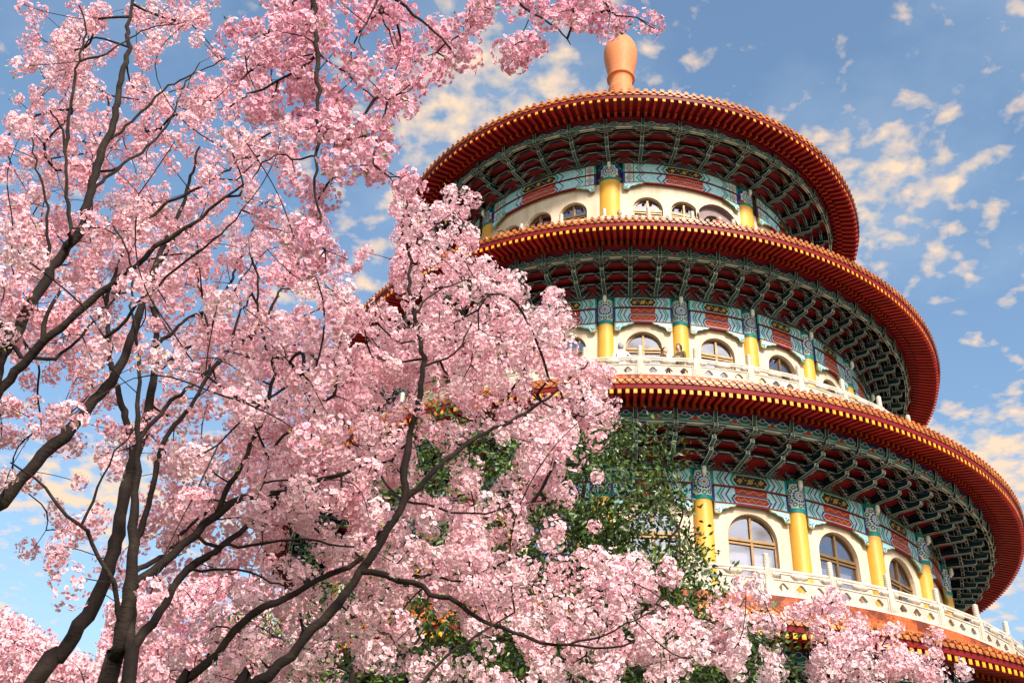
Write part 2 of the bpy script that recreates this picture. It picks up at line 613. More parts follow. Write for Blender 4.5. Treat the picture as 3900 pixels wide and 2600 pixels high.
def build_windows(t):
    fr, panes = window_meshes(t['wr'], H(t['spring']), H(t['sill']))
    fm = fr.mesh('window', [M_BRONZE])
    pms = [p.mesh('pane', [M_GLASS]) for p in panes]
    w, sp, sl = t['wr'], H(t['spring']), H(t['sill'])
    bl = MB()
    if t['k'] == 3:
        bl.box(-w + 0.05, w - 0.05, 0.16, 0.18, sl + 0.1, sp - 0.02)
        bm_ = bl.mesh('blind', [M_BLIND])
        bname = 'blind'
    else:
        n = 9
        for s in (-1, 1):
            for i in range(n):
                x0 = s * (0.04 + (w - 0.08) * i / n)
                x1 = s * (0.04 + (w - 0.08) * (i + 1) / n)
                zt0 = sp + math.sqrt(max(0, (w - .05) ** 2 - x0 * x0))
                zt1 = sp + math.sqrt(max(0, (w - .05) ** 2 - x1 * x1))
                d0 = 0.26 + 0.07 * abs(math.sin(i * 1.05))
                d1 = 0.26 + 0.07 * abs(math.sin((i + 1) * 1.05))
                bl.add([(x0, 0.2, zt0), (x1, 0.2, zt1), (x1, 0.16, min(zt1, sp + w - d1)), (x0, 0.16, min(zt0, sp + w - d0))], [(0, 1, 2, 3)])
        bm_ = bl.mesh('curtain', [M_CURT])
        bname = 'curtain'
    for a, big in window_angles(t):
        if not -85 < a < 85:
            continue
        if big:
            # deep mauve arch with a smaller round opening behind it
            mb = MB()
            wo, wi = 0.95, 0.56
            z0, z1 = sp - 0.15, sp - 0.12
            ao, ai = arch_pts(wo, z0), arch_pts(wi, z1)
            o = [(-wo, sl)] + ao + [(wo, sl)]
            i_ = [(-wi, sl)] + ai + [(wi, sl)]
            k = len(o)
            mb.add([(x, 0.0, z) for x, z in o] + [(x, 0.0, z) for x, z in i_], [(q, q + 1, k + q + 1, k + q) for q in range(k - 1)])
            mb.add([(x, 0.0, z) for x, z in i_] + [(x, 0.35, z) for x, z in i_], [(q, q + 1, k + q + 1, k + q) for q in range(k - 1)])
            wob = link('doorway', mb.mesh('doorway', [M_PURPLE]), pagoda, cyl(t['wall'] - 0.22, a, 0), RAD(a))
            f2, p2 = window_meshes(0.56, sp - 0.12, sl)
            fo = link('door_frame', f2.mesh('door_frame', [M_BRONZE]), wob, (0, 0.3, 0))
            for p in p2:
                link('pane', p.mesh('pane', [M_GLASS]), wob, (0, 0.3, 0))
            continue
        wob = link('window', fm, pagoda, cyl(t['wall'] - 0.17, a, 0), RAD(a))
        for pm in pms:
            link('pane', pm, wob)
        link(bname, bm_, wob)

# ---- columns with painted capitals
def build_columns(t):
    cr, zf, zy = t['cr'], H(t['floor']), H(t['ytop'])
    zt = H(t['beam'][2]) + 0.02
    mb = MB()
    lathe(mb, [(cr * 1.02, zf), (cr * 1.02, zf + 0.2), (cr, zf + 0.22), (cr * 0.985, zy)], (1, 1, 1), n=28)
    cm = mb.mesh('column', [M_GOLD], smooth=True)
    cb = MB()
    hh = zt - zy
    b1 = zy + 0.12 * hh
    b2 = zt - 0.13 * hh
    lathe(cb, [(cr, zy), (cr + 0.012, zy), (cr + 0.012, b1), (cr, b1 + 0.004), (cr, b2), (cr + 0.012, b2 + 0.004), (cr + 0.012, zt), (0.01, zt)], [(0.0, 0.28, 0.26)] * 3 + [WHITE] + [(0.0, 0.28, 0.26)] * 3, n=28)
    zc = (b1 + b2) / 2
    rz = (b2 - b1) / 2 * 0.86
    ru = rz / cr * 180 / math.pi
    st = 9.0
    def pd(poly, layer, col):
        paint(cb, poly, cr, layer, col, step=st)
    for s in (-1, 1):
        # blue and red fans in the corners between rosettes
        pd(disc(s * ru * 1.25, b2 - 0.02, ru * 0.42, (b2 - b1) * 0.22), 1, BLUE)
        pd(disc(s * ru * 1.25, b1 + 0.02, ru * 0.42, (b2 - b1) * 0.20), 1, (0.42, 0.05, 0.03))
        pd(disc(s * ru * 1.75, zc, ru * 0.5, (b2 - b1) * 0.4), 1, BLUE)
    for i in range(12):
        a = 2 * math.pi * i / 12
        pd(disc(ru * 0.93 * math.cos(a), zc + rz * 0.93 * math.sin(a), ru * 0.21, rz * 0.21, 8), 2, TEAL)
        pd(disc(ru * 0.95 * math.cos(a), zc + rz * 0.95 * math.sin(a), ru * 0.1, rz * 0.1, 6), 3, WHITE)
    pd(disc(0, zc, ru * 0.74, rz * 0.74, 18), 4, WHITE)
    for i in range(14):
        a = 2 * math.pi * i / 14
        pd(disc(ru * 0.53 * math.cos(a), zc + rz * 0.53 * math.sin(a), ru * 0.115, rz * 0.115, 7), 5, BLUE)
    pd(disc(0, zc, ru * 0.36, rz * 0.36, 14), 5, LBLUE)
    pd(disc(0, zc, ru * 0.22, rz * 0.22, 10), 6, WHITE)
    pd(disc(0, zc, ru * 0.14, rz * 0.14, 10), 7, (0.6, 0.06, 0.03))
    km = cb.mesh('capital', [M_PAINT])
    lb = MB()
    s = 1.0 if t['k'] > 1 else 0.95
    y0 = -cr - 0.10
    lathe(lb, [(0.0, zt - 0.05), (0.05, zt - 0.06), (0.062, zt - 0.1), (0.062, zt - 0.25), (0.03, zt - 0.30), (0.0, zt - 0.30)], (1, 1, 1), n=12, cy=y0)
    lb.box(-0.02, 0.02, y0, -cr + 0.01, zt - 0.34, zt - 0.29)
    lm = lb.mesh('lamp', [M_LAMP], smooth=True)
    for b in range(t['ncol']):
        a = (PH + b * 360.0 / t['ncol'] + 180) % 360 - 180
        if not -95 < a < 95:
            continue
        c = link('column', cm, pagoda, cyl(t['colR'], a, 0), RAD(a))
        link('capital', km, c)
        if -70 < a < 75:
            link('lamp', lm, c)

TURQ = (0.0, 0.40, 0.39)
PALE = (0.58, 0.78, 0.80)
# ---- painted beams between the columns
def build_beams(t):
    R = t['wall'] + 0.10
    z0, zg, z1 = (H(x) for x in t['beam'])
    bay = 360.0 / t['ncol']
    gap = (t['cr'] * 0.97) / t['colR'] * 180 / math.pi
    half = bay / 2 - gap
    W = half
    for b in range(t['ncol']):
        ac = (PH + (b + 0.5) * bay + 180) % 360 - 180
        if not -88 < ac < 88:
            continue
        mb = MB()
        def P(poly, layer, col, mat=0):
            paint(mb, [(u + ac, z) for u, z in poly], R, layer, col, mat)
        # the timber itself
        n = max(6, int(bay / 2))
        lathe(mb, [(R - 0.12, z0), (R, z0), (R, z1), (R - 0.12, z1)], [RED, (0.3, 0.4, 0.5), RED], ac - half, ac + half, n)
        k = 1.0 if bay < 20 else 0.62
        cw = 0.41 * W if bay < 20 else 0.30 * W
        ed = 0.06 * W if bay < 20 else 0.035 * W
        P(rect(-W, W, zg, z1), 1, WHITE, 1)
        P(rect(-W, W, z0, zg), 1, WHITE, 1)
        for s in (-1, 1):
            def S(poly):
                return [(s * u, z) for u, z in poly]
            P(S(rect(W - ed, W, zg, z1)), 2, TURQ)
            P(S(rect(W - ed, W, z0, zg)), 2, BLUE)
            xe = W - ed
            if bay > 20:
                dw = 0.13 * W
                for (a0, a1) in ((zg, z1), (z0, zg)):
                    P(S(rect(xe - dw, xe, a0, a1)), 2, WHITE)
                    P(S(rect(xe - dw - 0.012 * W, xe - dw, a0, a1)), 3, TEAL)
                    zc, hz = (a0 + a1) / 2, (a1 - a0) / 2
                    for f, c in ((0.92, TEAL), (0.78, WHITE), (0.56, BLUE), (0.40, WHITE), (0.2, (0.5, 0.05, 0.03))):
                        P(S([(xe - dw / 2 - dw / 2 * f, zc), (xe - dw / 2, zc - hz * f), (xe - dw / 2 + dw / 2 * f, zc), (xe - dw / 2, zc + hz * f)]), 4 + int((1 - f) * 10), c)
                xe -= dw
            # chevrons
            for (a0, a1) in ((zg, z1), (z0, zg)):
                zc = (a0 + a1) / 2
                tip = 0.13 * W * k
                off = xe - 0.02 * W
                for wd, c in ((0.03, PALE), (0.05, TURQ), (0.035, PALE), (0.03, BLUE), (0.03, PALE)):
                    wd *= W * k
                    P(S([(off - tip, a0), (off - tip - wd, a0), (off - wd, zc), (off, zc)]), 2, c)
                    P(S([(off - tip, a1), (off - tip - wd, a1), (off - wd, zc), (off, zc)]), 2, c)
                    off -= wd
                off = cw + 0.17 * W * k + tip
                for wd, c in ((0.03, PALE), (0.04, BLUE), (0.03, PALE)):
                    wd *= W * k
                    P(S([(off - tip, a0), (off - tip - wd, a0), (off - wd, zc), (off, zc)]), 2, c)
                    P(S([(off - tip, a1), (off - tip - wd, a1), (off - wd, zc), (off, zc)]), 2, c)
                    off -= wd
        # upper cartouche: dark field with gold flowers
        zc, hz = (zg + z1) / 2, (z1 - zg) / 2
        tp = 0.10 * W * k
        P(hexa(0, zc, cw + 0.13 * W * k, hz * 0.97, tp), 3, TURQ)
        P(hexa(0, zc, cw + 0.07 * W * k, hz * 0.76, tp), 4, WHITE)
        P(hexa(0, zc, cw + 0.045 * W * k, hz * 0.68, tp), 5, BROWN)
        asp = hz / (R * math.pi / 180)
        for q, cx in enumerate((-0.66, 0, 0.66)):
            r = 0.30 if cx else 0.36
            P(disc(cx * cw, zc, asp * r, hz * r, 9), 6, GOLD)
        for i in range(16):
            u = -0.95 + 1.9 * i / 15
            P(disc(u * cw, zc + hz * 0.36 * math.sin(u * 11), asp * 0.13, hz * 0.13, 6), 6, GOLD)
        # lower beam: red half cartouche above, red full cartouche below
        zm = z0 + (zg - z0) * 0.60
        P([(-cw - 0.02 * W * k, zg), (-cw + tp * 0.6 - 0.06 * W, zm), (cw - tp * 0.6 + 0.06 * W, zm), (cw + 0.02 * W * k, zg)], 3, (0.50, 0.04, 0.025))
        for i in range(13):
            u = -0.8 + 1.6 * i / 12
            P(disc(u * cw, (zg + zm) / 2 + (zg - zm) * 0.2 * math.sin(u * 9), asp * 0.12, hz * 0.11, 6), 4, (0.62, 0.36, 0.12))
        zc2, hz2 = z0 + (zm - z0) * 0.48, (zm - z0) * 0.5
        P(hexa(0, zc2, cw + 0.12 * W * k, hz2 * 0.98, tp * 0.8), 4, BLUE)
        P(hexa(0, zc2, cw + 0.08 * W * k, hz2 * 0.78, tp * 0.8), 5, WHITE)
        P(hexa(0, zc2, cw + 0.055 * W * k, hz2 * 0.64, tp * 0.8), 6, (0.55, 0.04, 0.025))
        for i in range(15):
            u = -0.85 + 1.7 * i / 14
            P(disc(u * cw, zc2 + hz2 * 0.22 * math.cos(u * 13), asp * 0.11, hz * 0.10, 6), 7, (0.66, 0.42, 0.14))
        o = mb.build('painted_beam', [M_PAINT, M_SCROLL], pagoda)
        # red moulding between the two beams and under the lower one
        mo = MB()
        lathe(mo, [(R, zg - 0.02), (R + 0.05, zg - 0.02), (R + 0.05, zg + 0.02), (R, zg + 0.02)], [DRED, RED, RED], ac - half, ac + half, n)
        lathe(mo, [(R - 0.02, z0 - 0.045), (R + 0.045, z0 - 0.045), (R + 0.045, z0 - 0.002), (R - 0.02, z0 - 0.002)], [RED, RED, BLUE], ac - half, ac + half, n)
        mo.build('moulding', [M_PAINT], o)
        # carved wings under the beam beside the columns
        for s in (-1, 1):
            wb = MB()
            L = 0.62 if t['k'] > 1 else 0.75
            hh = 0.30
            prof = [(0, 0), (-L, 0), (-L * 0.93, -0.06), (-L * 0.75, -0.07), (-L * 0.6, -0.13), (-L * 0.42, -0.15), (-L * 0.30, -0.21), (-L * 0.27, -hh), (-L * 0.05, -hh), (0, -hh * 0.85)]
            prof = [(s * x, z) for x, z in prof]
            if s < 0:
                prof = prof[::-1]
            extrude(wb, prof, [-0.03, 0.03], [OLIVE], lambda a, bb, tt: (a, tt, bb), OLIVE, LBLUE, 0.035)
            # painted inside of the wing
            inn = [(p[0] * 0.86 - s * 0.04, p[1] * 0.78 - 0.018) for p in prof]
            wb.add([(x, -0.034, z) for x, z in inn], [tuple(range(len(inn)))], LBLUE, 1)
            for dx, dz, c in ((0.12, 0.235, (0.5, 0.05, 0.03)), (0.07, 0.2, BLUE), (0.14, 0.17, TEAL)):
                wb.add([(-s * dx + 0.03 * math.cos(q), -0.037, -dz + 0.028 * math.sin(q)) for q in [i * math.pi / 3 for i in range(6)]], [(0, 1, 2, 3, 4, 5)], c)
            me = wb.mesh('carved_wing', [M_PAINT, M_SCROLL])
            th = ac + s * (half - 0.1)
            link('carved_wing', me, o, cyl(R + 0.02, th, z0 - 0.05), RAD(th))

DNAVY = (0.008, 0.012, 0.05)
# ---- bracket sets, soffits, rafters and tiles
def bracket_mesh(e, t):
    """local frame: x tangential, y radial inward (-y out), z up. radius origin at the pagoda axis"""
    mb = MB()
    def radial(poly, th_, cols=None, oc=CREAM, ic=DTEAL, inset=0.017):
        w = th_
        extrude(mb, poly, [-w, -w * 0.74, -w * 0.34, w * 0.34, w * 0.74, w], cols or [CREAM, DTEAL, TEAL, DTEAL, CREAM],
                lambda a, b, tt: (tt, -a, b), oc, ic, inset)
    arc = RAD(e['spacing']) * e['tips'][1][0]
    LS = arc * 0.345
    bR, bz = e['base'][0], H(e['base'][1])
    tips = [(r, H(z)) for r, z in e['tips']]
    # beak arms
    prev = (bR, bz - 0.04)
    for i, (r, z) in enumerate(tips):
        L = r - prev[0] + (0.25 if i else 0.0)
        root = r - max(L, 0.62)
        poly = [(root, z - 0.06), (r - 0.06, z - 0.075), (r, z - 0.045), (r + 0.012, z + 0.055), (r - 0.16, z + 0.075), (r - 0.33, z + 0.13), (r - 0.46, z + 0.22), (root, z + 0.24)]
        radial(poly, 0.06)
        # bright square end
        mb.add([(-0.058, -(r + 0.016), z - 0.04), (0.058, -(r + 0.016), z - 0.04), (0.058, -(r + 0.018), z + 0.05), (-0.058, -(r + 0.018), z + 0.05)], [(0, 1, 2, 3)], CREAM)
        mb.add([(-0.03, -(r + 0.02), z - 0.022), (0.03, -(r + 0.02), z - 0.022), (0.03, -(r + 0.022), z + 0.034), (-0.03, -(r + 0.022), z + 0.034)], [(0, 1, 2, 3)], TEAL)
        prev = (r, z)
    # curved base arm
    r0, z0 = tips[0]
    radial([(bR - 0.1, bz - 0.02), (bR + 0.22, bz - 0.02), (bR + 0.34, bz + 0.02), (r0 - 0.42, z0 - 0.08), (r0 - 0.38, z0 + 0.02), (bR - 0.1, z0 + 0.02)], 0.06)
    # blade at the top
    rt, zt = tips[-1][0], H(e['top'][1])
    zb = tips[-1][1] + 0.03
    radial([(rt - 0.42, zb + 0.16), (rt - 0.30, zb + 0.06), (rt - 0.12, zb + 0.02), (rt - 0.02, zb + 0.12), (rt + 0.03, zt - 0.02), (rt - 0.02, zt + 0.05), (rt - 0.2, zt + 0.02), (rt - 0.42, zt - 0.02)], 0.055)
    # lateral boat arms
    def boat(yr, z, L, h, d):
        poly = [(-L, h), (-L, h * 0.55), (-L * 0.93, h * 0.24), (-L * 0.80, h * 0.06), (-L * 0.62, 0), (L * 0.62, 0), (L * 0.80, h * 0.06), (L * 0.93, h * 0.24), (L, h * 0.55), (L, h)]
        extrude(mb, poly, [yr - d, yr - d * 0.5, yr + d * 0.5, yr + d], [CREAM, TEAL, CREAM], lambda a, b, tt: (a, -tt, b), CREAM, DTEAL, 0.022)
    def dou(x, yr, z, s):
        w0, w1 = s * 0.72, s
        h = s * 1.15
        vs = []
        for zz, ww in ((z, w0), (z + h * 0.45, w1), (z + h, w1)):
            vs += [(x - ww, -(yr + ww), zz), (x + ww, -(yr + ww), zz), (x + ww, -(yr - ww), zz), (x - ww, -(yr - ww), zz)]
        fs, cs = [(3, 2, 1, 0)], [GOLD]
        for k in range(2):
            for i in range(4):
                j = (i + 1) % 4
                fs.append((k * 4 + i, k * 4 + j, k * 4 + 4 + j, k * 4 + 4 + i))
                cs.append(CREAM if k == 0 else BLUE)
        fs.append((8, 9, 10, 11))
        cs.append(CREAM)
        mb.add(vs, fs, cs)
    levels = [(bR + 0.12, bz - 0.0)] + [(r - 0.45, z + 0.0) for r, z in tips]
    def arm(yr, zz, L, h, d=0.048):
        poly = [(-L, zz + h), (-L, zz + h * 0.55), (-L * 0.95, zz + h * 0.22), (-L * 0.84, zz + h * 0.05), (-L * 0.70, zz), (L * 0.70, zz), (L * 0.84, zz + h * 0.05), (L * 0.95, zz + h * 0.22), (L, zz + h * 0.55), (L, zz + h)]
        extrude(mb, poly, [yr - d, yr - d * 0.78, yr + d * 0.60, yr + d], [CREAM, DTEAL, CREAM], lambda a, b, tt: (a, -tt, b), CREAM, DTEAL, 0.009)
    for i, (yr, z) in enumerate(levels):
        for k, f in enumerate((0.50, 0.76, 1.0)):
            zz = z - 0.035 + k * 0.085
            arm(yr, zz, LS * f, 0.055)
            for x in (-LS * f * 0.88, LS * f * 0.88):
                dou(x, yr, zz + 0.052, 0.036)
    # spine plate that carries the arms
    sp_ = [(bR - 0.12, bz - 0.03)] + [(r - 0.30, z - 0.03) for r, z in tips] + [(rt - 0.05, tips[-1][1] + 0.06), (rt - 0.05, zt - 0.03), (bR - 0.12, zt - 0.03)]
    extrude(mb, sp_, [-0.03, 0.03], [DTEAL], lambda a, b, tt: (tt, -a, b), DTEAL, DTEAL, 0.0)
    # outermost lateral arm under the fringe
    yr, z = rt - 0.12, tips[-1][1] - 0.10
    for k, L in ((0, LS * 0.55), (1, LS * 0.85)):
        zz = z + k * 0.085
        h = 0.055
        poly = [(-L, zz + h), (-L, zz + h * 0.55), (-L * 0.94, zz + h * 0.2), (-L * 0.8, zz), (L * 0.8, zz), (L * 0.94, zz + h * 0.2), (L, zz + h * 0.55), (L, zz + h)]
        extrude(mb, poly, [yr - 0.05, yr - 0.038, yr + 0.032, yr + 0.05], [CREAM, DTEAL, CREAM], lambda a, b, tt: (a, -tt, b), CREAM, DTEAL, 0.009)
        for x in (-L * 0.9, L * 0.9):
            dou(x, yr, zz + h, 0.042)
    return mb.mesh('bracket_set', [M_PAINT])

def fix_boat(m):
    return m

def build_eave(e, t):
    yR, yz = e['y'][0], H(e['y'][1])
    lR, lz = e['lo'][0], H(e['lo'][1])
    tR, tz = e['top'][0], H(e['top'][1])
    rh, rw = e['rh'], e['rw']
    A0, A1 = -118, 118
    nseg = 236
    mb = MB()
    # soffit boards behind the brackets (red), rising in steps, then boards above the rafters
    slope = (lz - yz) / (yR - lR)
    tips = [(r, H(z)) for r, z in e['tips']]
    bR, bz = e['base'][0], H(e['base'][1])
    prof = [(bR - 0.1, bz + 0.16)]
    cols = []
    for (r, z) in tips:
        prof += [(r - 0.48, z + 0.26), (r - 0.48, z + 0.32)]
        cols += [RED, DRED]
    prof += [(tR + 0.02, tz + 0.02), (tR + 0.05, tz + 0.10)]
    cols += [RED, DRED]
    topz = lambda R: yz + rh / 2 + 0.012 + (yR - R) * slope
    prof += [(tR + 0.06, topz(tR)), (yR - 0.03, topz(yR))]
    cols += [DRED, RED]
    # fascia and tile bed
    prof += [(yR + 0.0, topz(yR) + 0.005), (yR + 0.035, topz(yR) + 0.17)]
    cols += [RED, RED]
    lathe(mb, prof, cols, A0, A1, nseg)
    eo = mb.build('eave', [M_PAINT], pagoda)
    # tangential timbers tying the brackets together
    rb = MB()
    for i, (r, z) in enumerate(tips):
        a = r - 0.45
        lathe(rb, [(a - 0.05, z + 0.235), (a - 0.05, z + 0.145), (a - 0.012, z + 0.142), (a + 0.012, z + 0.142), (a + 0.05, z + 0.145), (a + 0.052, z + 0.175), (a + 0.052, z + 0.205), (a + 0.05, z + 0.235)], [DNAVY, DNAVY, DNAVY, DNAVY, CREAM, DTEAL, DTEAL], A0, A1, nseg // 2)
    a, z = tR - 0.12, tips[-1][1] + 0.03
    lathe(rb, [(a - 0.05, z + 0.1), (a - 0.05, z), (a - 0.02, z - 0.003), (a + 0.02, z - 0.003), (a + 0.05, z), (a + 0.055, z + 0.03), (a + 0.055, z + 0.08), (a + 0.05, z + 0.1)], [NAVY, CREAM, TEAL, CREAM, CREAM, TEAL, CREAM], A0, A1, nseg // 2)
    rb.build('tie_beam', [M_PAINT], eo)
    # fringe of painted clouds under the rafters
    fb = MB()
    f1 = (lR - 0.03, yz + (yR - lR) * slope - rh * 1.30)
    f1 = (tR - 0.03, f1[1])
    f0 = (tR - 0.11, z + 0.10)
    lathe(fb, [f0, f1], NAVY, A0, A1, nseg // 2)
    def fm(layer):
        d = 0.004 * layer
        return lambda u, v: cyl(f0[0] + (f1[0] - f0[0]) * v + d, u, f0[1] + (f1[1] - f0[1]) * v - d)
    sp = e['spacing']
    nb = int(118 / sp)
    for b in range(-nb, nb):
        c = PH + (b + 0.5) * sp
        if abs(c) > 100:
            continue
        for k in (-1, 1):
            cx = c + k * sp * 0.27
            for ww, hh, col, ly in ((0.19, 0.34, CREAM, 1), (0.165, 0.26, TEAL, 2)):
                paint(fb, disc(cx, 0.42, sp * ww, hh, 10), 0, ly, col, maps=fm(ly), step=sp)
            for ww, hh, col, ly in ((0.085, 0.26, CREAM, 3), (0.065, 0.19, BLUE, 4)):
                paint(fb, disc(cx, 0.72, sp * ww, hh, 8), 0, ly, col, maps=fm(ly), step=sp)
        for ww, hh, col, ly, zc in ((0.10, 0.30, CREAM, 3, 0.36), (0.08, 0.22, (0.45, 0.03, 0.03), 4, 0.30), (0.05, 0.2, TEAL, 5, 0.62)):
            paint(fb, disc(c, zc, sp * ww, hh, 8), 0, ly, col, maps=fm(ly), step=sp)
    fb.build('cloud_fringe', [M_PAINT], eo)
    # triangular painted boards between the lowest brackets
    tb = MB()
    for b in range(-nb, nb):
        c = PH + (b + 0.5) * sp
        if abs(c) > 90:
            continue
        R0 = t['wall'] + 0.12
        for f, col, ly in ((1.0, BLUE, 0), (0.84, (0.5, 0.28, 0.06), 1), (0.72, (0.22, 0.02, 0.02), 2)):
            hw = sp * 0.27 * f
            zb, zt_ = bz + 0.012 + 0.02 * (1 - f), bz + 0.012 + 0.26 * f
            paint(tb, [(c - hw, zb), (c + hw, zb), (c + hw * 0.45, zb + (zt_ - zb) * 0.45), (c, zt_), (c - hw * 0.45, zb + (zt_ - zb) * 0.45)], R0, ly, col, step=sp)
        for dx, dz in ((-0.05, 0.05), (0.05, 0.05), (0, 0.1)):
            paint(tb, disc(c + dx * sp, bz + dz, sp * 0.028, 0.022, 6), R0, 4, TEAL, step=sp)
    lathe(tb, [(t['wall'] + 0.10, bz - 0.0), (t['wall'] + 0.10, bz + 0.45)], [DRED], A0, A1, nseg // 2)
    tb.build('frieze_board', [M_PAINT], eo)
    # bracket sets
    bm_ = bracket_mesh(e, t)
    v0, v1 = (-80, 92)
    for b in range(-nb, nb + 1):
        a = PH + b * sp
        if v0 < a < v1:
            link('bracket_set', bm_, eo, (0, 0, 0), RAD(a))
    # rafters: the upper ones with yellow ends each their own piece
    def rafter(mb_, a=0.0):
        ca, sa = math.cos(RAD(a)), math.sin(RAD(a))
        def T(x, r, z):
            return (x * ca + r * sa, x * sa - r * ca, z)
        hw, hh = rw / 2, rh / 2
        r1, z1 = yR, yz
        r0, z0 = lR - 0.25, yz + (yR - lR + 0.25) * slope
        vs = [T(-hw, r1, z1 - hh), T(hw, r1, z1 - hh), T(hw, r1, z1 + hh), T(-hw, r1, z1 + hh), T(-hw, r0, z0 - hh), T(hw, r0, z0 - hh), T(hw, r0, z0 + hh), T(-hw, r0, z0 + hh)]
        mb_.add(vs, [(0, 1, 2, 3), (4, 5, 1, 0), (5, 6, 2, 1), (7, 4, 0, 3)], [ORG, REDB, REDB, REDB])
        i = 0.012
        mb_.add([T(-hw + 0.002, r1 + 0.004, z1 - hh + 0.002), T(hw - 0.002, r1 + 0.004, z1 - hh + 0.002), T(hw - 0.002, r1 + 0.004, z1 + hh - 0.002), T(-hw + 0.002, r1 + 0.004, z1 + hh - 0.002)], [(0, 1, 2, 3)], YEL)
        mb_.add([T(-hw + i, r1 + 0.007, z1 - hh + i * 2), T(hw - i, r1 + 0.007, z1 - hh + i * 2), T(hw - i, r1 + 0.007, z1 + hh - i * 2), T(-hw + i, r1 + 0.007, z1 + hh - i * 2)], [(0, 1, 2, 3)], (0.90, 0.48, 0.03))
    def lower(mb_, a):
        ca, sa = math.cos(RAD(a)), math.sin(RAD(a))
        def T(x, r, z):
            return (x * ca + r * sa, x * sa - r * ca, z)
        hw, hh = rw * 0.46, rh * 0.5
        r1, z1 = lR + 0.06, yz + (yR - lR) * slope - rh * 0.98
        r0, z0 = lR - 0.14, z1 + (r1 - lR + 0.14) * slope
        vs = [T(-hw, r1, z1 - hh), T(hw, r1, z1 - hh), T(hw, r1, z1 + hh), T(-hw, r1, z1 + hh), T(-hw, r0, z0 - hh), T(hw, r0, z0 - hh), T(hw, r0, z0 + hh), T(-hw, r0, z0 + hh)]
        mb_.add(vs, [(0, 1, 2, 3), (4, 5, 1, 0), (5, 6, 2, 1), (7, 4, 0, 3)], [ORG, REDB, RED, RED])
    rm = MB()
    rafter(rm)
    rme = rm.mesh('rafter', [M_PAINT])
    rest, low = MB(), MB()
    nr = int(116 / e['dr'])
    for i in range(-nr, nr + 1):
        a = PH + 0.5 * e['dr'] + i * e['dr']
        if not -116 < a < 116:
            continue
        if e['vis'][0] <= a <= e['vis'][1]:
            link('rafter', rme, eo, (0, 0, 0), RAD(a))
        else:
            rafter(rest, a)
        lower(low, a)
    tag(rest.build('rafter_row', [M_PAINT], eo), kind='stuff')
    tag(low.build('lower_rafter_row', [M_PAINT], eo), kind='stuff')
    # roof surface
    rf = MB()
    ro = [(r, H(z)) for r, z in e['roof']]
    lathe(rf, [(yR + 0.05, topz(yR) + 0.13), (yR + 0.06, ro[0][1] + 0.06)] + ro[1:], (1, 1, 1), 0, 360, 180)
    roof = rf.build('roof', [M_TILE], pagoda, smooth=False)
    # tiles: a rolled tile with a round end, a scalloped drip tile between the rolls
    zt = ro[0][1] + 0.10
    rr = e['dr'] * math.pi / 180 * yR * 0.235
    pitch = e['dr'] * math.pi / 180 * yR
    def roll(mb_, a):
        ca, sa = math.cos(RAD(a)), math.sin(RAD(a))
        def T(x, r, z):
            return (x * ca + r * sa, x * sa - r * ca, z)
        path = [(yR + 0.09, zt)] + [(r, z + 0.05 + (0.06 if q else 0)) for q, (r, z) in enumerate(ro[1:])]
        if e['k'] < 4:
            path = path[:2]
        n = 8
        vs, fs = [], []
        for q, (r, z) in enumerate(path):
            s = 1 if q == 0 else max(0.45, r / yR)
            for i in range(n):
                b = 2 * math.pi * i / n
                vs.append(T(rr * s * math.cos(b), r, z + rr * s * math.sin(b)))
        for q in range(len(path) - 1):
            for i in range(n):
                j = (i + 1) % n
                fs.append((q * n + i, q * n + j, (q + 1) * n + j, (q + 1) * n + i))
        mb_.add(vs, fs, (1, 1, 1))
        # round end plate with a raised rim
        R2 = rr * 1.12
        pv = [T(0, yR + 0.098, zt)]
        for f, d in ((0.62, 0.098), (0.74, 0.112), (1.0, 0.112)):
            for i in range(12):
                b = 2 * math.pi * i / 12
                pv.append(T(R2 * f * math.cos(b), yR + d, zt + R2 * f * math.sin(b)))
        pf = [(0, 1 + i, 1 + (i + 1) % 12) for i in range(12)]
        for k in range(2):
            for i in range(12):
                j = (i + 1) % 12
                pf.append((1 + k * 12 + i, 1 + k * 12 + j, 13 + k * 12 + j, 13 + k * 12 + i))
        mb_.add(pv, pf, (1, 1, 1))
    def drip(mb_, a):
        ca, sa = math.cos(RAD(a)), math.sin(RAD(a))
        def T(x, r, z):
            return (x * ca + r * sa, x * sa - r * ca, z)
        w = (pitch - rr * 1.1) / 2 + 0.02
        zz = zt - 0.02
        pts = [(-w, 0.0), (-w * 0.96, -0.035), (-w * 0.75, -0.075), (-w * 0.4, -0.095), (0, -0.125), (w * 0.4, -0.095), (w * 0.75, -0.075), (w * 0.96, -0.035), (w, 0.0), (w * 0.5, -0.025), (0, -0.033), (-w * 0.5, -0.025)]
        n = len(pts)
        vs = [T(x, yR + 0.085, zz + z) for x, z in pts] + [T(x, yR + 0.06, zz + z) for x, z in pts]
        fs = [tuple(range(n)), tuple(range(2 * n - 1, n - 1, -1))] + [(i, (i + 1) % n, n + (i + 1) % n, n + i) for i in range(n)]
        mb_.add(vs, fs)
        sc = 0.66
        vs = [T(x * sc, yR + 0.092, zz - 0.022 + (z + 0.022) * sc) for x, z in pts]
        mb_.add(vs, [tuple(range(n))])
    m1, m2 = MB(), MB()
    roll(m1, 0)
    drip(m2, 0)
    me1, me2 = m1.mesh('roll_tile', [M_TILE]), m2.mesh('drip_tile', [M_TILE])
    restt = MB()
    for i in range(-nr, nr + 1):
        a = PH + 0.25 * e['dr'] + i * e['dr']
        if e['vis'][0] <= a <= e['vis'][1]:
            link('roll_tile', me1, roof, (0, 0, 0), RAD(a))
            link('drip_tile', me2, roof, (0, 0, 0), RAD(a + e['dr'] / 2))
        else:
            roll(restt, a)
            drip(restt, a + e['dr'] / 2)
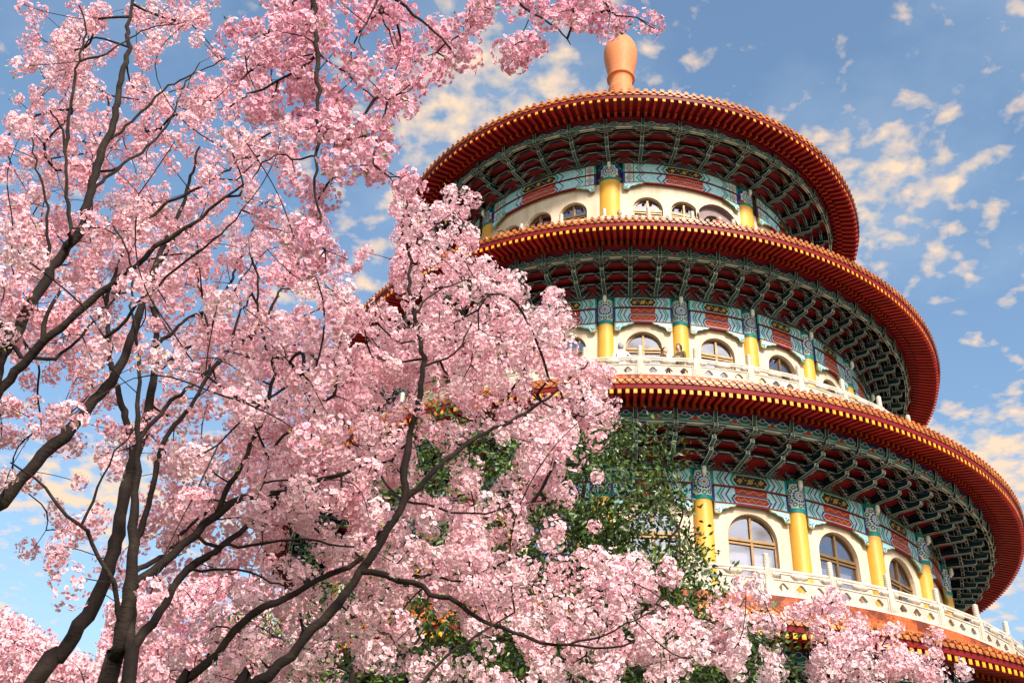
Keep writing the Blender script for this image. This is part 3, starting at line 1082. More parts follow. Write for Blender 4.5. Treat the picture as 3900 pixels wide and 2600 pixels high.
    tag(restt.build('tile_row', [M_TILE], roof), kind='stuff')
    return eo

# ---- balustrades
def build_balustrade(t, R, ztop, spacing, phase, v0, v1, h):
    zf = H(ztop) - h                        # foot of the posts
    chord = 2 * R * math.sin(RAD(spacing / 2))
    br = MB()
    # base kerb
    lathe(br, [(R + 0.10, zf - 0.05), (R + 0.10, zf + 0.035), (R - 0.10, zf + 0.035), (R - 0.1, zf - 0.05)], (1, 1, 1), -118, 118, 120)
    bo = br.build('balustrade', [M_STONE], pagoda)
    s = h / 1.06
    pw = 0.082 * s
    pm = MB()
    pm.box(-pw, pw, -pw, pw, zf, zf + 0.66 * s)
    pm.box(-pw * 0.62, pw * 0.62, -pw * 1.1, pw * 1.1, zf + 0.10 * s, zf + 0.60 * s)
    pm.box(-pw * 1.45, pw * 1.45, -pw * 0.7, pw * 0.7, zf, zf + 0.42 * s)
    prof = [(pw * 0.95, zf + 0.66 * s), (pw * 0.8, zf + 0.70 * s)]
    z = zf + 0.70 * s
    for k in range(6):
        w = pw * (0.93 - 0.015 * k)
        prof += [(w, z + 0.012 * s), (w, z + 0.042 * s), (w * 0.86, z + 0.054 * s)]
        z += 0.054 * s
    prof += [(pw * 0.4, z + 0.02 * s), (0, z + 0.024 * s)]
    lathe(pm, prof, (1, 1, 1), n=14, mat=1)
    pme = pm.mesh('post', [M_MARBLE, M_STONE])
    half = chord / 2 - pw
    # carved panel with three ogee openings
    def panel():
        mb = MB()
        z0, z1 = zf + 0.08 * s, zf + 0.40 * s
        xs, n = [], 60
        hw = half * 0.17
        cent = [-half * 0.62, 0, half * 0.62]
        for i in range(n + 1):
            xs.append(-half + 2 * half * i / n)
        def hole(x):
            for c in cent:
                d = abs(x - c) / hw
                if d < 1:
                    up = (z1 - 0.055 * s) - 0.12 * s * (d ** 1.5)
                    lo = z0 + 0.075 * s + 0.03 * s * math.cos(d * 7) * 0.6 + 0.04 * s * d ** 3
                    if up > lo:
                        return lo, up
            zc = z0 + 0.15 * s
            return zc, zc
        th_ = 0.045
        cols = [hole(x) for x in xs]
        for i in range(n):
            a, b = cols[i], cols[i + 1]
            for y, sg in ((-th_, 1), (th_, -1)):
                mb.add([(xs[i], y, z0), (xs[i + 1], y, z0), (xs[i + 1], y, b[0]), (xs[i], y, a[0])], [(0, 1, 2, 3)])
                mb.add([(xs[i], y, a[1]), (xs[i + 1], y, b[1]), (xs[i + 1], y, z1), (xs[i], y, z1)], [(0, 1, 2, 3)])
            if a[1] > a[0] or b[1] > b[0]:
                for k in (0, 1):
                    mb.add([(xs[i], -th_, a[k]), (xs[i + 1], -th_, b[k]), (xs[i + 1], th_, b[k]), (xs[i], th_, a[k])], [(0, 1, 2, 3)])
        # frame strips proud of the panel
        mb.box(-half, half, -th_ - 0.018, th_ + 0.018, z1 - 0.004, z1 + 0.03 * s)
        mb.box(-half, half, -th_ - 0.018, th_ + 0.018, z0 - 0.03 * s, z0 + 0.004)
        for sx in (-1, 1):
            x = sx * (half - 0.03)
            mb.box(min(x, sx * half), max(x, sx * half), -th_ - 0.012, th_ + 0.012, z0, z1)
        return mb.mesh('panel', [M_MARBLE])
    def rail():
        mb = MB()
        zc = zf + 0.645 * s
        n = 10
        r = 0.05 * s
        vs = []
        for x in (-half - 0.01, half + 0.01):
            for i in range(n):
                a = 2 * math.pi * i / n
                vs.append((x, r * 1.1 * math.cos(a), zc + r * math.sin(a)))
        mb.add(vs, [(i, (i + 1) % n, n + (i + 1) % n, n + i) for i in range(n)])
        mb.box(-half, half, -0.03, 0.03, zc - 0.075 * s, zc - 0.03 * s)
        return mb.mesh('rail', [M_STONE])
    def lotus(cut=None):
        mb = MB()
        z0 = zf + 0.42 * s
        prof = [(0.11, z0), (0.105, z0 + 0.02 * s), (0.06, z0 + 0.035 * s), (0.07, z0 + 0.045 * s), (0.17, z0 + 0.065 * s), (0.215, z0 + 0.115 * s), (0.225, z0 + 0.160 * s), (0.0, z0 + 0.163 * s)]
        n = 20
        vs, fs = [], []
        a0, a1 = (0, 360) if cut is None else ((0, 180) if cut > 0 else (180, 360))
        for i in range(n + 1):
            a = RAD(a0 + (a1 - a0) * i / n)
            for k, (r, z) in enumerate(prof):
                rr_ = r * (1 + (0.07 * math.cos(8 * a) if k in (4, 5, 6) else 0))
                vs.append((rr_ * math.sin(a), -rr_ * math.cos(a) * 0.42, z))
        P = len(prof)
        for i in range(n):
            for q in range(P - 1):
                fs.append((i * P + q, (i + 1) * P + q, (i + 1) * P + q + 1, i * P + q + 1))
        mb.add(vs, fs)
        return mb.mesh('lotus_support', [M_STONE], True)
    pan, ral, lot = panel(), rail(), lotus()
    lotr, lotl = lotus(1), lotus(-1)
    Rc = R * math.cos(RAD(spacing / 2))
    n0 = math.ceil((v0 - phase) / spacing)
    a = phase + n0 * spacing
    while a < v1:
        link('post', pme, bo, cyl(R, a, 0), RAD(a))
        am = a + spacing / 2
        link('panel', pan, bo, cyl(Rc, am, 0), RAD(am))
        link('rail', ral, bo, cyl(Rc, am, 0), RAD(am))
        link('lotus_support', lot, bo, cyl(Rc, am, 0), RAD(am))
        ca, sa = math.cos(RAD(am)), math.sin(RAD(am))
        c = cyl(Rc, am, 0)
        for mm, off in ((lotr, -half + 0.0), (lotl, half - 0.0)):
            link('lotus_support', mm, bo, (c[0] + off * ca, c[1] + off * sa, 0), RAD(am))
        a += spacing

def uv_lathe(name, prof, mat, parent, n=96, smooth=True):
    """closed ring with metric UVs for the mosaic"""
    mb = MB()
    lathe(mb, prof, (1, 1, 1), 0, 360, n)
    me = mb.mesh(name, [mat], smooth)
    uv = me.uv_layers.new(name='UVMap')
    P = len(prof)
    cum = [0]
    for i in range(P - 1):
        cum.append(cum[-1] + math.hypot(prof[i + 1][0] - prof[i][0], prof[i + 1][1] - prof[i][1]))
    Rm = max(p[0] for p in prof)
    circ = 2 * math.pi * Rm
    d = []
    for i in range(n):
        for q in range(P - 1):
            u0, u1 = circ * i / n, circ * (i + 1) / n
            d += [u0, cum[q], u1, cum[q], u1, cum[q + 1], u0, cum[q + 1]]
    uv.data.foreach_set('uv', d)
    return link(name, me, parent)

for t in TIERS:
    build_wall(t)
    build_columns(t)
    build_beams(t)
    build_windows(t)
    # dim rooms behind the glass
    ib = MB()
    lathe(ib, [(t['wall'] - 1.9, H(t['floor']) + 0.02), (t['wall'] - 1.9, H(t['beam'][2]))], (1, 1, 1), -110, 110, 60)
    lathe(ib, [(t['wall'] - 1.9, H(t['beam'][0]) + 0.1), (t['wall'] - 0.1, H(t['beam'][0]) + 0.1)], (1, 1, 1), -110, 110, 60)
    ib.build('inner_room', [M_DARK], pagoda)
for e, t in zip(EAVES, TIERS):
    build_eave(e, t)
# balcony slabs with the mosaic edge
for (R, zt_, h, wallR) in ((9.33, 22.64, 0.30, 7.0), (11.2, 15.82, 0.42, 8.87), (12.60, 9.14, 0.38, 10.2)):
    zt_ = H(zt_)
    uv_lathe('mosaic_band', [(R - 0.02, zt_ - h), (R + 0.03, zt_ - h), (R + 0.03, zt_ - h + 0.03), (R, zt_ - h + 0.04), (R, zt_), (R - 0.3, zt_ + 0.002)], M_MOSAIC, pagoda, 120, False)
    sb = MB()
    lathe(sb, [(R - 0.3, zt_), (wallR - 2.0, zt_)], (1, 1, 1), 0, 360, 96)
    sb.build('balcony_floor', [M_STONE], pagoda)
    mb = MB()
    lathe(mb, [(R + 0.06, zt_ - h - 0.16), (R + 0.12, zt_ - h - 0.13), (R + 0.13, zt_ - h - 0.08), (R + 0.09, zt_ - h - 0.05), (R + 0.05, zt_ - h - 0.035), (R + 0.09, zt_ - h - 0.015), (R + 0.0, zt_ - h + 0.0)], (1, 1, 1), 0, 360, 140)
    mb.build('ridge_moulding', [M_TILE], pagoda, smooth=True)
build_balustrade(TIERS[0], 9.16, 23.70, 9.17, -3.9, -50, 60, 1.02)
build_balustrade(TIERS[1], 11.03, 16.89, 8.09, 2.1, -56, 68, 1.08)
build_balustrade(TIERS[2], 12.42, 10.25, 7.5, 15.0, -52, 72, 1.07)

# finial
fp = [(0.75, 33.6), (0.62, 34.5), (0.56, 38.0), (0.60, 39.0), (0.64, 39.18), (0.64, 39.28), (0.60, 39.33), (0.545, 39.45), (0.54, 39.85), (0.585, 40.0)]
for i in range(7):
    a = -math.pi / 2 + math.pi * i / 6
    fp.append((0.60 + 0.095 * math.cos(a), 40.1 + 0.085 * math.sin(a)))
fp += [(0.60, 40.22), (0.66, 40.6), (0.74, 41.05), (0.80, 41.4), (0.835, 41.75), (0.83, 42.05), (0.77, 42.4), (0.64, 42.72), (0.42, 42.95), (0.2, 43.06), (0.0, 43.09)]
fin = uv_lathe('finial', [(r, H(z)) for r, z in fp], M_FINIAL, pagoda, 64)
# ------------------------------------------------------------------ trees
CAMP = np.array([0, 0, CAMZ])
AR, AU, AW = (np.array(a) for a in (AX_R, AX_U, AX_W))

def unproj(x, y, depth):
    """the point seen at photo pixel (x, y) at `depth` metres north of the camera"""
    d = AW + AR * ((x - 1950) / FPX) - AU * ((y - 1300) / FPX)
    return CAMP + d * (depth / d[1])

def toimg(P):
    q = np.asarray(P) - CAMP
    w = q @ AW
    return np.stack([1950 + FPX * (q @ AR) / w, 1300 - FPX * (q @ AU) / w], -1), w

def mat_bark():
    ma, nt, b = new_mat('cherry_bark')
    p = world_pos(nt)
    n1 = noise(nt, 5, 6, 0.65, vec=p)
    mp = nt.nodes.new('ShaderNodeMapping')
    mp.inputs['Scale'].default_value = (14, 14, 60)
    nt.links.new(p, mp.inputs[0])
    n2 = noise(nt, 1.0, 5, 0.6, vec=mp.outputs[0])
    c = ramp(nt, n1, [(0.3, (0.008, 0.005, 0.005)), (0.52, (0.019, 0.011, 0.009)), (0.7, (0.042, 0.033, 0.022)), (0.82, (0.10, 0.085, 0.06))])
    nt.links.new(c, b.inputs['Base Color'])
    b.inputs['Roughness'].default_value = 0.85
    b.inputs['Specular IOR Level'].default_value = 0.25
    bump(nt, b, math_node(nt, 'ADD', n1, n2), 0.6, 0.02)
    return ma
M_BARK = mat_bark()

def mat_petal(name, transl=0.35):
    ma = bpy.data.materials.new(name)
    ma.use_nodes = True
    nt = ma.node_tree
    nt.nodes.clear()
    at = nt.nodes.new('ShaderNodeAttribute')
    at.attribute_name = 'Col'
    d = nt.nodes.new('ShaderNodeBsdfDiffuse')
    t = nt.nodes.new('ShaderNodeBsdfTranslucent')
    nt.links.new(at.outputs[0], d.inputs[0])
    nt.links.new(at.outputs[0], t.inputs[0])
    mx = nt.nodes.new('ShaderNodeMixShader')
    mx.inputs[0].default_value = transl
    nt.links.new(d.outputs[0], mx.inputs[1])
    nt.links.new(t.outputs[0], mx.inputs[2])
    o = nt.nodes.new('ShaderNodeOutputMaterial')
    nt.links.new(mx.outputs[0], o.inputs[0])
    return ma
M_PETAL = mat_petal('cherry_petals', 0.28)

def mat_leaf():
    ma, nt, b = new_mat('glossy_leaves')
    at = nt.nodes.new('ShaderNodeAttribute')
    at.attribute_name = 'Col'
    nt.links.new(at.outputs[0], b.inputs['Base Color'])
    b.inputs['Roughness'].default_value = 0.38
    return ma
M_LEAF = mat_leaf()

def np_mesh(name, verts, faces, cols, mat, per):
    """verts (n,3), faces (m,k) all k-gons, cols (n,3)"""
    me = bpy.data.meshes.new(name)
    n, m_, k = len(verts), len(faces), per
    me.vertices.add(n)
    me.vertices.foreach_set('co', np.asarray(verts, np.float32).ravel())
    me.loops.add(m_ * k)
    me.loops.foreach_set('vertex_index', np.asarray(faces, np.int32).ravel())
    me.polygons.add(m_)
    me.polygons.foreach_set('loop_start', np.arange(0, m_ * k, k, dtype=np.int32))
    me.polygons.foreach_set('loop_total', np.full(m_, k, dtype=np.int32))
    me.update(calc_edges=True)
    if cols is not None:
        a = me.color_attributes.new('Col', 'FLOAT_COLOR', 'POINT')
        c = np.ones((n, 4), np.float32)
        c[:, :3] = cols
        a.data.foreach_set('color', c.ravel())
    me.materials.append(mat)
    me.validate()
    return me

def frames(nrm):
    """orthonormal tangents for an array of normals with random spin"""
    nrm = nrm / np.linalg.norm(nrm, axis=1, keepdims=True)
    a = rng.normal(size=nrm.shape)
    t = a - (a * nrm).sum(1, keepdims=True) * nrm
    t /= np.linalg.norm(t, axis=1, keepdims=True)
    return t, np.cross(nrm, t), nrm

def flower_arrays(pos, nrm, rad, tint):
    """five folded petals per blossom: 16 verts, 5 quads"""
    F = len(pos)
    t, b, n = frames(nrm)
    V = np.zeros((F, 16, 3))
    C = np.zeros((F, 16, 3))
    cup = rng.uniform(0.15, 0.55, F)
    V[:, 0] = pos
    C[:, 0] = tint * np.array([0.78, 0.34, 0.44])
    for k in range(5):
        a = 2 * math.pi * k / 5 + rng.uniform(-0.12, 0.12, F)
        for q, (da, rr, hh, cc) in enumerate(((-0.60, 0.86, 0.7, 1.0), (0.0, 1.0, 1.0, 1.05), (0.60, 0.86, 0.7, 1.0))):
            ang = a + da
            V[:, 1 + k * 3 + q] = pos + (rad * rr * np.cos(ang))[:, None] * t + (rad * rr * np.sin(ang))[:, None] * b + (rad * hh * cup)[:, None] * n
            C[:, 1 + k * 3 + q] = tint * cc
    f = []
    for k in range(5):
        f.append((0, 1 + k * 3, 2 + k * 3, 3 + k * 3))
    Fc = (np.array(f)[None] + (np.arange(F) * 16)[:, None, None]).reshape(-1, 4)
    return V.reshape(-1, 3), Fc, np.clip(C.reshape(-1, 3), 0, 0.95)

def tube_arrays(paths, sides):
    """paths: list of (pts (n,3), radii (n)); returns quads of all tubes"""
    VS, FS = [], []
    off = 0
    for pts, rad in paths:
        pts = np.asarray(pts)
        rad = np.asarray(rad)
        n = len(pts)
        tan = np.gradient(pts, axis=0)
        tan /= np.linalg.norm(tan, axis=1, keepdims=True) + 1e-9
        ref = np.array([0.3, -0.8, 0.5])
        u = np.cross(tan, ref)
        u /= np.linalg.norm(u, axis=1, keepdims=True) + 1e-9
        w = np.cross(tan, u)
        a = np.arange(sides) * 2 * math.pi / sides
        ring = pts[:, None] + rad[:, None, None] * (np.cos(a)[None, :, None] * u[:, None] + np.sin(a)[None, :, None] * w[:, None])
        VS.append(ring.reshape(-1, 3))
        i = np.arange(n - 1)[:, None] * sides
        k = np.arange(sides)[None]
        k2 = (k + 1) % sides
        FS.append(np.stack([i + k, i + k2, i + sides + k2, i + sides + k], -1).reshape(-1, 4) + off)
        off += n * sides
    return np.concatenate(VS), np.concatenate(FS)

def smooth_path(pts, step):
    pts = np.asarray(pts, float)
    P = np.vstack([2 * pts[0] - pts[1], pts, 2 * pts[-1] - pts[-2]])
    out = []
    for i in range(1, len(P) - 2):
        L = np.linalg.norm(P[i + 1] - P[i])
        n = max(2, int(L / step))
        for k in range(n):
            s = k / n
            out.append(0.5 * ((2 * P[i]) + (-P[i - 1] + P[i + 1]) * s + (2 * P[i - 1] - 5 * P[i] + 4 * P[i + 1] - P[i + 2]) * s * s + (-P[i - 1] + 3 * P[i] - 3 * P[i + 1] + P[i + 2]) * s ** 3))
    out.append(pts[-1])
    return np.array(out)

DS = 0.8
class Tree:
    def __init__(s, name, label, cat='tree', group=None, ds=1.0):
        s.ds = ds
        s.root = bpy.data.objects.new(name, None)
        COL.objects.link(s.root)
        tag(s.root, label, cat, group)
        s.limbs = []          # (name, pts, radii)
        s.twigs = []
        s.clusters = []

    def limb(s, px, w0, w1, d0=None, d1=None, name='limb', ground=False):
        """px: traced pixels; w0,w1: width in photo pixels; d0,d1: distance north of the camera"""
        d0 = d0 * s.ds if d0 else None
        d1 = d1 * s.ds if d1 else None
        if d0 is None:
            best = None
            for (_, P, Rr) in s.limbs:
                im, _w = toimg(P)
                k = np.argmin(((im - np.array(px[0])) ** 2).sum(1))
                dd = ((im[k] - np.array(px[0])) ** 2).sum()
                if best is None or dd < best[0]:
                    best = (dd, P[k])
            p0 = best[1]
            d0 = p0[1]
        else:
            p0 = unproj(*px[0], d0)
        if d1 is None:
            d1 = d0
        n = len(px)
        P = [p0] + [unproj(*px[i], d0 + (d1 - d0) * i / (n - 1)) for i in range(1, n)]
        if ground:
            g = np.array(P[0])
            lean = (P[0] - P[1]) / np.linalg.norm(P[0] - P[1])
            P = [np.array([g[0] + lean[0] * g[2] * 0.45, g[1] + lean[1] * g[2] * 0.3, -0.1]), np.array([g[0] + lean[0] * g[2] * 0.25, g[1] + lean[1] * g[2] * 0.2, g[2] * 0.5])] + P
        S = smooth_path(P, 0.06)
        S[1:-1] += rng.normal(scale=0.006, size=S[1:-1].shape)
        _im, w = toimg(S)
        tt = np.linspace(0, 1, len(S))
        if ground:
            k0 = int(np.argmax(S[:, 2] >= p0[2]))
            tt = np.clip((np.arange(len(S)) - k0) / max(1, len(S) - 1 - k0), 0, 1)
        pw_ = 1.0 if not ground else (2.6 if len(px) == 15 else 1.15)
        wid = (w1 + (w0 - w1) * (1 - tt) ** pw_) * (0.76 if s.ds > 0.9 else 0.86)
        rad = wid / 2 * np.maximum(w, 3) / FPX
        if ground:
            r0 = rad[int(np.argmax(S[:, 2] >= p0[2]))]
            rad = np.where(S[:, 2] < p0[2], r0 * (1 + 0.35 * (p0[2] - S[:, 2]) / p0[2]), rad)
            name = 'trunk'
        rad = rad * (1 + 0.05 * np.sin(np.arange(len(S)) * 0.9) + rng.normal(scale=0.03, size=len(S)))
        s.limbs.append((name, S, rad))

    def build_limbs(s):
        for (name, S, rad) in s.limbs:
            V, F = tube_arrays([(S, rad)], 10)
            link(name, np_mesh(name, V, F, None, M_BARK, 4), s.root)
            o = bpy.data.objects[-1] if False else None

def prim(trees, targets, reach=9.0, seg=0.09):
    """join every target point to the nearest bit of wood with a twig; returns list of (tree index, path ids)"""
    nodes, owner = [], []
    for ti, t in enumerate(trees):
        for (_n, S, _r) in t.limbs:
            k = S[::3]
            k = k[k[:, 2] > 1.5]
            nodes.append(k)
            owner += [ti] * len(k)
    nodes = np.concatenate(nodes)
    N0 = len(nodes)
    owner = list(owner)
    T = np.asarray(targets)
    best = np.full(len(T), 1e9)
    bi = np.zeros(len(T), int)
    for i in range(0, N0, 400):
        d = np.linalg.norm(T[:, None] - nodes[None, i:i + 400], axis=2)
        k = d.argmin(1)
        v = d[np.arange(len(T)), k]
        upd = v < best
        best[upd] = v[upd]
        bi[upd] = k[upd] + i
    allp = list(nodes)
    parent = [-1] * N0
    done = np.zeros(len(T), bool)
    node_of = np.full(len(T), -1)
    for _ in range(len(T)):
        j = int(np.argmin(np.where(done, 1e9, best)))
        done[j] = True
        p = allp[bi[j]]
        own = owner[bi[j]]
        v = T[j] - p
        L = np.linalg.norm(v)
        n = max(1, int(L / seg))
        prev = int(bi[j])
        new = []
        side = np.cross(v, rng.normal(size=3))
        side = side / (np.linalg.norm(side) + 1e-9) * L * rng.uniform(-0.12, 0.12)
        for k in range(1, n + 1):
            s_ = k / n
            q = p + v * s_ + side * math.sin(math.pi * s_) + (rng.normal(scale=0.006, size=3) if k < n else 0)
            allp.append(q)
            parent.append(prev)
            owner.append(own)
            prev = len(allp) - 1
            new.append(prev)
        node_of[j] = prev
        for q in new:
            d = np.linalg.norm(T - allp[q], axis=1) * 1.12
            upd = (d < best) & ~done
            best[upd] = d[upd]
            bi[upd] = q
    n = len(allp)
    X = np.array(allp)
    par_ = np.array(parent)
    for _ in range(4):                       # soften the kinks of the twigs
        ch = np.arange(N0, n)
        acc = np.zeros_like(X)
        cnt = np.zeros(n)
        np.add.at(acc, par_[ch], X[ch])
        np.add.at(cnt, par_[ch], 1)
        has = (cnt > 0) & (np.arange(n) >= N0)
        ids = np.where(has)[0]
        X[ids] = 0.4 * X[ids] + 0.3 * X[par_[ids]] + 0.3 * acc[ids] / cnt[ids][:, None]
    allp = X
    w = np.zeros(n)
    for j in node_of:
        w[j] += 1
    for q in range(n - 1, N0 - 1, -1):
        if parent[q] >= 0:
            w[parent[q]] += w[q]
    return np.array(allp), np.array(parent), np.array(owner), w, node_of, N0

def twig_meshes(trees, allp, parent, owner, w, N0, r0=0.0023, rmax=0.010):
    for ti, t in enumerate(trees):
        ids = np.array([q for q in range(N0, len(allp)) if owner[q] == ti])
        if not len(ids):
            continue
        A, B = allp[parent[ids]], allp[ids]
        rb = np.minimum(rmax, r0 * np.maximum(w[ids], 1) ** 0.42)
        ra = np.minimum(rmax * 1.05, r0 * np.maximum(w[parent[ids]], 1) ** 0.42)
        ra = np.where(parent[ids] < N0, rb * 1.25, np.minimum(ra, rb * 1.5))
        d = B - A
        d /= np.linalg.norm(d, axis=1, keepdims=True) + 1e-9
        u = np.cross(d, np.array([0.31, -0.77, 0.55]))
        u /= np.linalg.norm(u, axis=1, keepdims=True) + 1e-9
        v = np.cross(d, u)
        k = 4
        V = np.zeros((len(ids), 2 * k, 3))
        for i in range(k):
            a = 2 * math.pi * i / k
            o = math.cos(a) * u + math.sin(a) * v
            V[:, i] = A + o * ra[:, None]
            V[:, k + i] = B + o * rb[:, None]
        f = np.array([(i, (i + 1) % k, k + (i + 1) % k, k + i) for i in range(k)])
        F = (f[None] + (np.arange(len(ids)) * 2 * k)[:, None, None]).reshape(-1, 4)
        tag(link('twigs', np_mesh('twigs', V.reshape(-1, 3), F, None, M_BARK, 4), t.root), kind='stuff')

def blossoms(tree, centers, crad, per, frad, tint_a, tint_b, young=0.4):
    """clusters of blossoms: balls of flowers facing outward"""
    if not len(centers):
        return
    pos, nrm, rad, tint = [], [], [], []
    lp, ln, lr = [], [], []
    for c, r in zip(centers, crad):
        n = max(5, int(per * (r / 0.075) ** 1.6 * rng.uniform(0.75, 1.25)))
        d = rng.normal(size=(n, 3))
        d /= np.linalg.norm(d, axis=1, keepdims=True)
        sc = rng.uniform(0.75, 1.2, 3)
        rr = r * rng.uniform(0.55, 1.05, n) ** 0.7
        pos.append(c + d * rr[:, None] * sc)
        nrm.append(d + rng.normal(scale=0.35, size=(n, 3)) + np.array([0, 0, -0.1]))
        rad.append(frad * rng.uniform(0.8, 1.15, n))
        ct = rng.uniform(0, 1)
        tt = np.clip(ct * 0.75 + rng.uniform(-0.05, 0.45, n), 0, 1)[:, None]
        tint.append(np.array(tint_a) * (1 - tt) + np.array(tint_b) * tt)
        if rng.uniform() < young:
            k = rng.integers(2, 5)
            e = rng.normal(size=(k, 3))
            e /= np.linalg.norm(e, axis=1, keepdims=True)
            lp.append(c + e * r * 0.85)
            ln.append(e)
            lr.append(rng.uniform(0.018, 0.034, k))
    pos, nrm, rad, tint = (np.concatenate(x) for x in (pos, nrm, rad, tint))
    V, F, C = flower_arrays(pos, nrm, rad, tint)
    tag(link('blossoms', np_mesh('blossoms', V, F, C, M_PETAL, 4), tree.root), kind='stuff')
    if lp:
        lp, ln, lr = np.concatenate(lp), np.concatenate(ln), np.concatenate(lr)
        V, F, C = leaf_arrays(lp, ln, lr, np.array([0.22, 0.34, 0.03]), np.array([0.24, 0.15, 0.04]), 0.5)
        tag(link('young_leaves', np_mesh('young_leaves', V, F, C, M_LEAF, 4), tree.root), kind='stuff')
    return len(pos)

def leaf_arrays(pos, axis, L, ca, cb, wid=0.42):
    """folded pointed leaves: base, left, tip, right + midrib -> 2 quads"""
    t, b, n = frames(axis)
    F = len(pos)
    V = np.zeros((F, 6, 3))
    L_ = L[:, None]
    fold = 0.22
    V[:, 0] = pos
    V[:, 1] = pos + n * L_ * 0.45 + t * L_ * wid * 0.5 + b * L_ * fold * 0.5
    V[:, 2] = pos + n * L_ * 0.5 - b * L_ * 0.02
    V[:, 3] = pos + n * L_ * 0.45 - t * L_ * wid * 0.5 + b * L_ * fold * 0.5
    V[:, 4] = pos + n * L_ * 1.0 - b * L_ * 0.12
    V[:, 5] = V[:, 4]
    f = np.array([(0, 1, 4, 2), (0, 2, 4, 3)])
    Fc = (f[None] + (np.arange(F) * 6)[:, None, None]).reshape(-1, 4)
    k = rng.uniform(0, 1, (F, 1)) ** 1.5
    c = ca * (1 - k) + cb * k
    C = np.repeat(c[:, None], 6, 1).reshape(-1, 3)
    return V.reshape(-1, 3), Fc, C

# coverage of blossom in each 100 px cell of the photograph (0..9)
GRID = [
 "26585587226854510265357331", "1486663244683025626552031", "15874342365424577402100100", "1675376456555565300000000",
 "3784577755656520000000000", "6655687656665640000000000", "3677566656565553000000000", "7776577766565306760000000",
 "7888788877554416870000000", "8877878887555117841000000", "7786578867666337878500000", "7665565477576556888846300",
 "66766655778777778888863000", "66555566688778888988885000", "54453254676878887888888300", "54453244566888885668888500",
 "4344343236778786675787300", "3112414546777887352465300", "2223403535677776577665200", "1232014654676877776420000",
 "12240453446768877877564010", "02542014545668887887767753", "01102111245556767888768760003034", "000021112344544537776777752632363",
 "1011211124444444454676788676312886510"[:37], "00112222354434555434664437431438888630"[:38]]

def region_depth(x, y):
    """rough distance of the foliage seen in a part of the picture"""
    if x > 2870 and y > 2200:
        return 'F', 11.0 + rng.normal(scale=0.35)
    if (y < 330 and x > 1290) or (x > 1120 and y < 720) or (x > 1150 and x < 1330 and y < 1010):
        return 'O', DS * 4.3 + rng.normal(scale=0.22)
    if 860 < x <= 1120 and y < 470 and rng.uniform() < 0.6:
        return 'O', DS * 4.4 + rng.normal(scale=0.2)
    if x > 1380 or (x > 950 and y > 1950):
        return 'M', 0.95 * 6.5 + rng.normal(scale=0.5)
    return 'M', DS * 7.0 + rng.normal(scale=0.75)

TA = Tree(ds=DS, name='cherry_tree', label='large pink cherry tree with forked dark trunk in the lower left')
TB = Tree(ds=DS, name='cherry_tree', label='pink cherry tree with one bare leaning grey trunk at the left')
TC = Tree(ds=DS, name='cherry_tree', label='pink cherry tree whose thick dark limbs reach in from the left edge')
TE = Tree(ds=0.95, name='cherry_tree', label='pale pink cherry tree spreading in front of the middle of the pagoda')
TO = Tree('cherry_branch', 'shade-tinted pink cherry branches hanging down from the top of the picture', 'branch', ds=DS)
TF = Tree('cherry_tree', 'small pale pink cherry tree top in front of the lowest eave at lower right')
for t in (TA, TB, TC, TE, TF):
    t.root['group'] = 'pink cherry trees in bloom'

# --- forked tree
TA.limb([(409, 2600), (442, 2507), (470, 2397), (492, 2286), (503, 2203), (506, 2065), (509, 1910), (520, 1788), (531, 1679), (528, 1579), (534, 1413), (517, 1269), (503, 1137), (498, 998), (431, 860)], 84, 9, 6.4, 6.0, ground=True)
TA.limb([(492, 2600), (498, 2480), (504, 2380), (507, 2290), (507, 2180), (508, 2080)], 62, 16, 6.32, 6.42, ground=True)
TA.limb([(496, 2490), (545, 2405), (608, 2330), (658, 2242), (713, 2164), (819, 2098), (913, 2026), (1023, 1938), (1067, 1888), (1150, 1790)], 46, 12, None, 7.2)
TA.limb([(506, 2240), (581, 2175), (664, 2109), (741, 2032), (830, 1954), (929, 1893), (1023, 1882), (1134, 1855), (1217, 1827), (1338, 1788), (1430, 1740)], 46, 14, None, 6.9)
TA.limb([(830, 1954), (863, 1877), (896, 1816), (940, 1733), (973, 1662), (1012, 1568), (1034, 1468), (1043, 1385), (1023, 1319), (990, 1219), (979, 1081), (960, 980)], 26, 7, None, 6.3)
TA.limb([(508, 2175), (608, 2120), (653, 2087), (720, 2000), (800, 1930)], 24, 12, None, 7.3)
TA.limb([(508, 2090), (553, 1954), (597, 1788), (619, 1690), (664, 1623), (719, 1551), (774, 1468), (819, 1402), (874, 1330), (907, 1203), (960, 1120)], 30, 8, None, 7.4)
TA.limb([(774, 1468), (791, 1413), (796, 1302), (780, 1192), (769, 1109), (747, 1043)], 15, 6, None, 7.2)
TA.limb([(512, 1300), (440, 1270), (398, 1286), (481, 1220), (525, 1153), (597, 1098), (686, 1020), (774, 943), (841, 893), (920, 800)][2:], 16, 6, 6.0, 5.6)
TA.limb([(520, 1690), (548, 1651), (608, 1579), (669, 1513), (760, 1440), (900, 1330), (1010, 1210), (1090, 1060), (1160, 960)], 22, 8, None, 7.8)
TA.limb([(480, 2395), (442, 2275), (404, 2175), (354, 2065), (299, 1998), (221, 1910), (122, 1822), (40, 1760)], 26, 8, None, 5.6)
TA.limb([(299, 1998), (354, 1904), (398, 1810), (440, 1720), (520, 1620)], 14, 6, None, 5.8)
TA.limb([(741, 2032), (830, 2080), (1000, 2065), (1160, 2050), (1300, 2078), (1430, 2070)], 16, 8, None, 6.9)
TA.limb([(713, 2164), (830, 2170), (960, 2185), (1060, 2225), (1110, 2245)], 13, 7, None, 6.2)
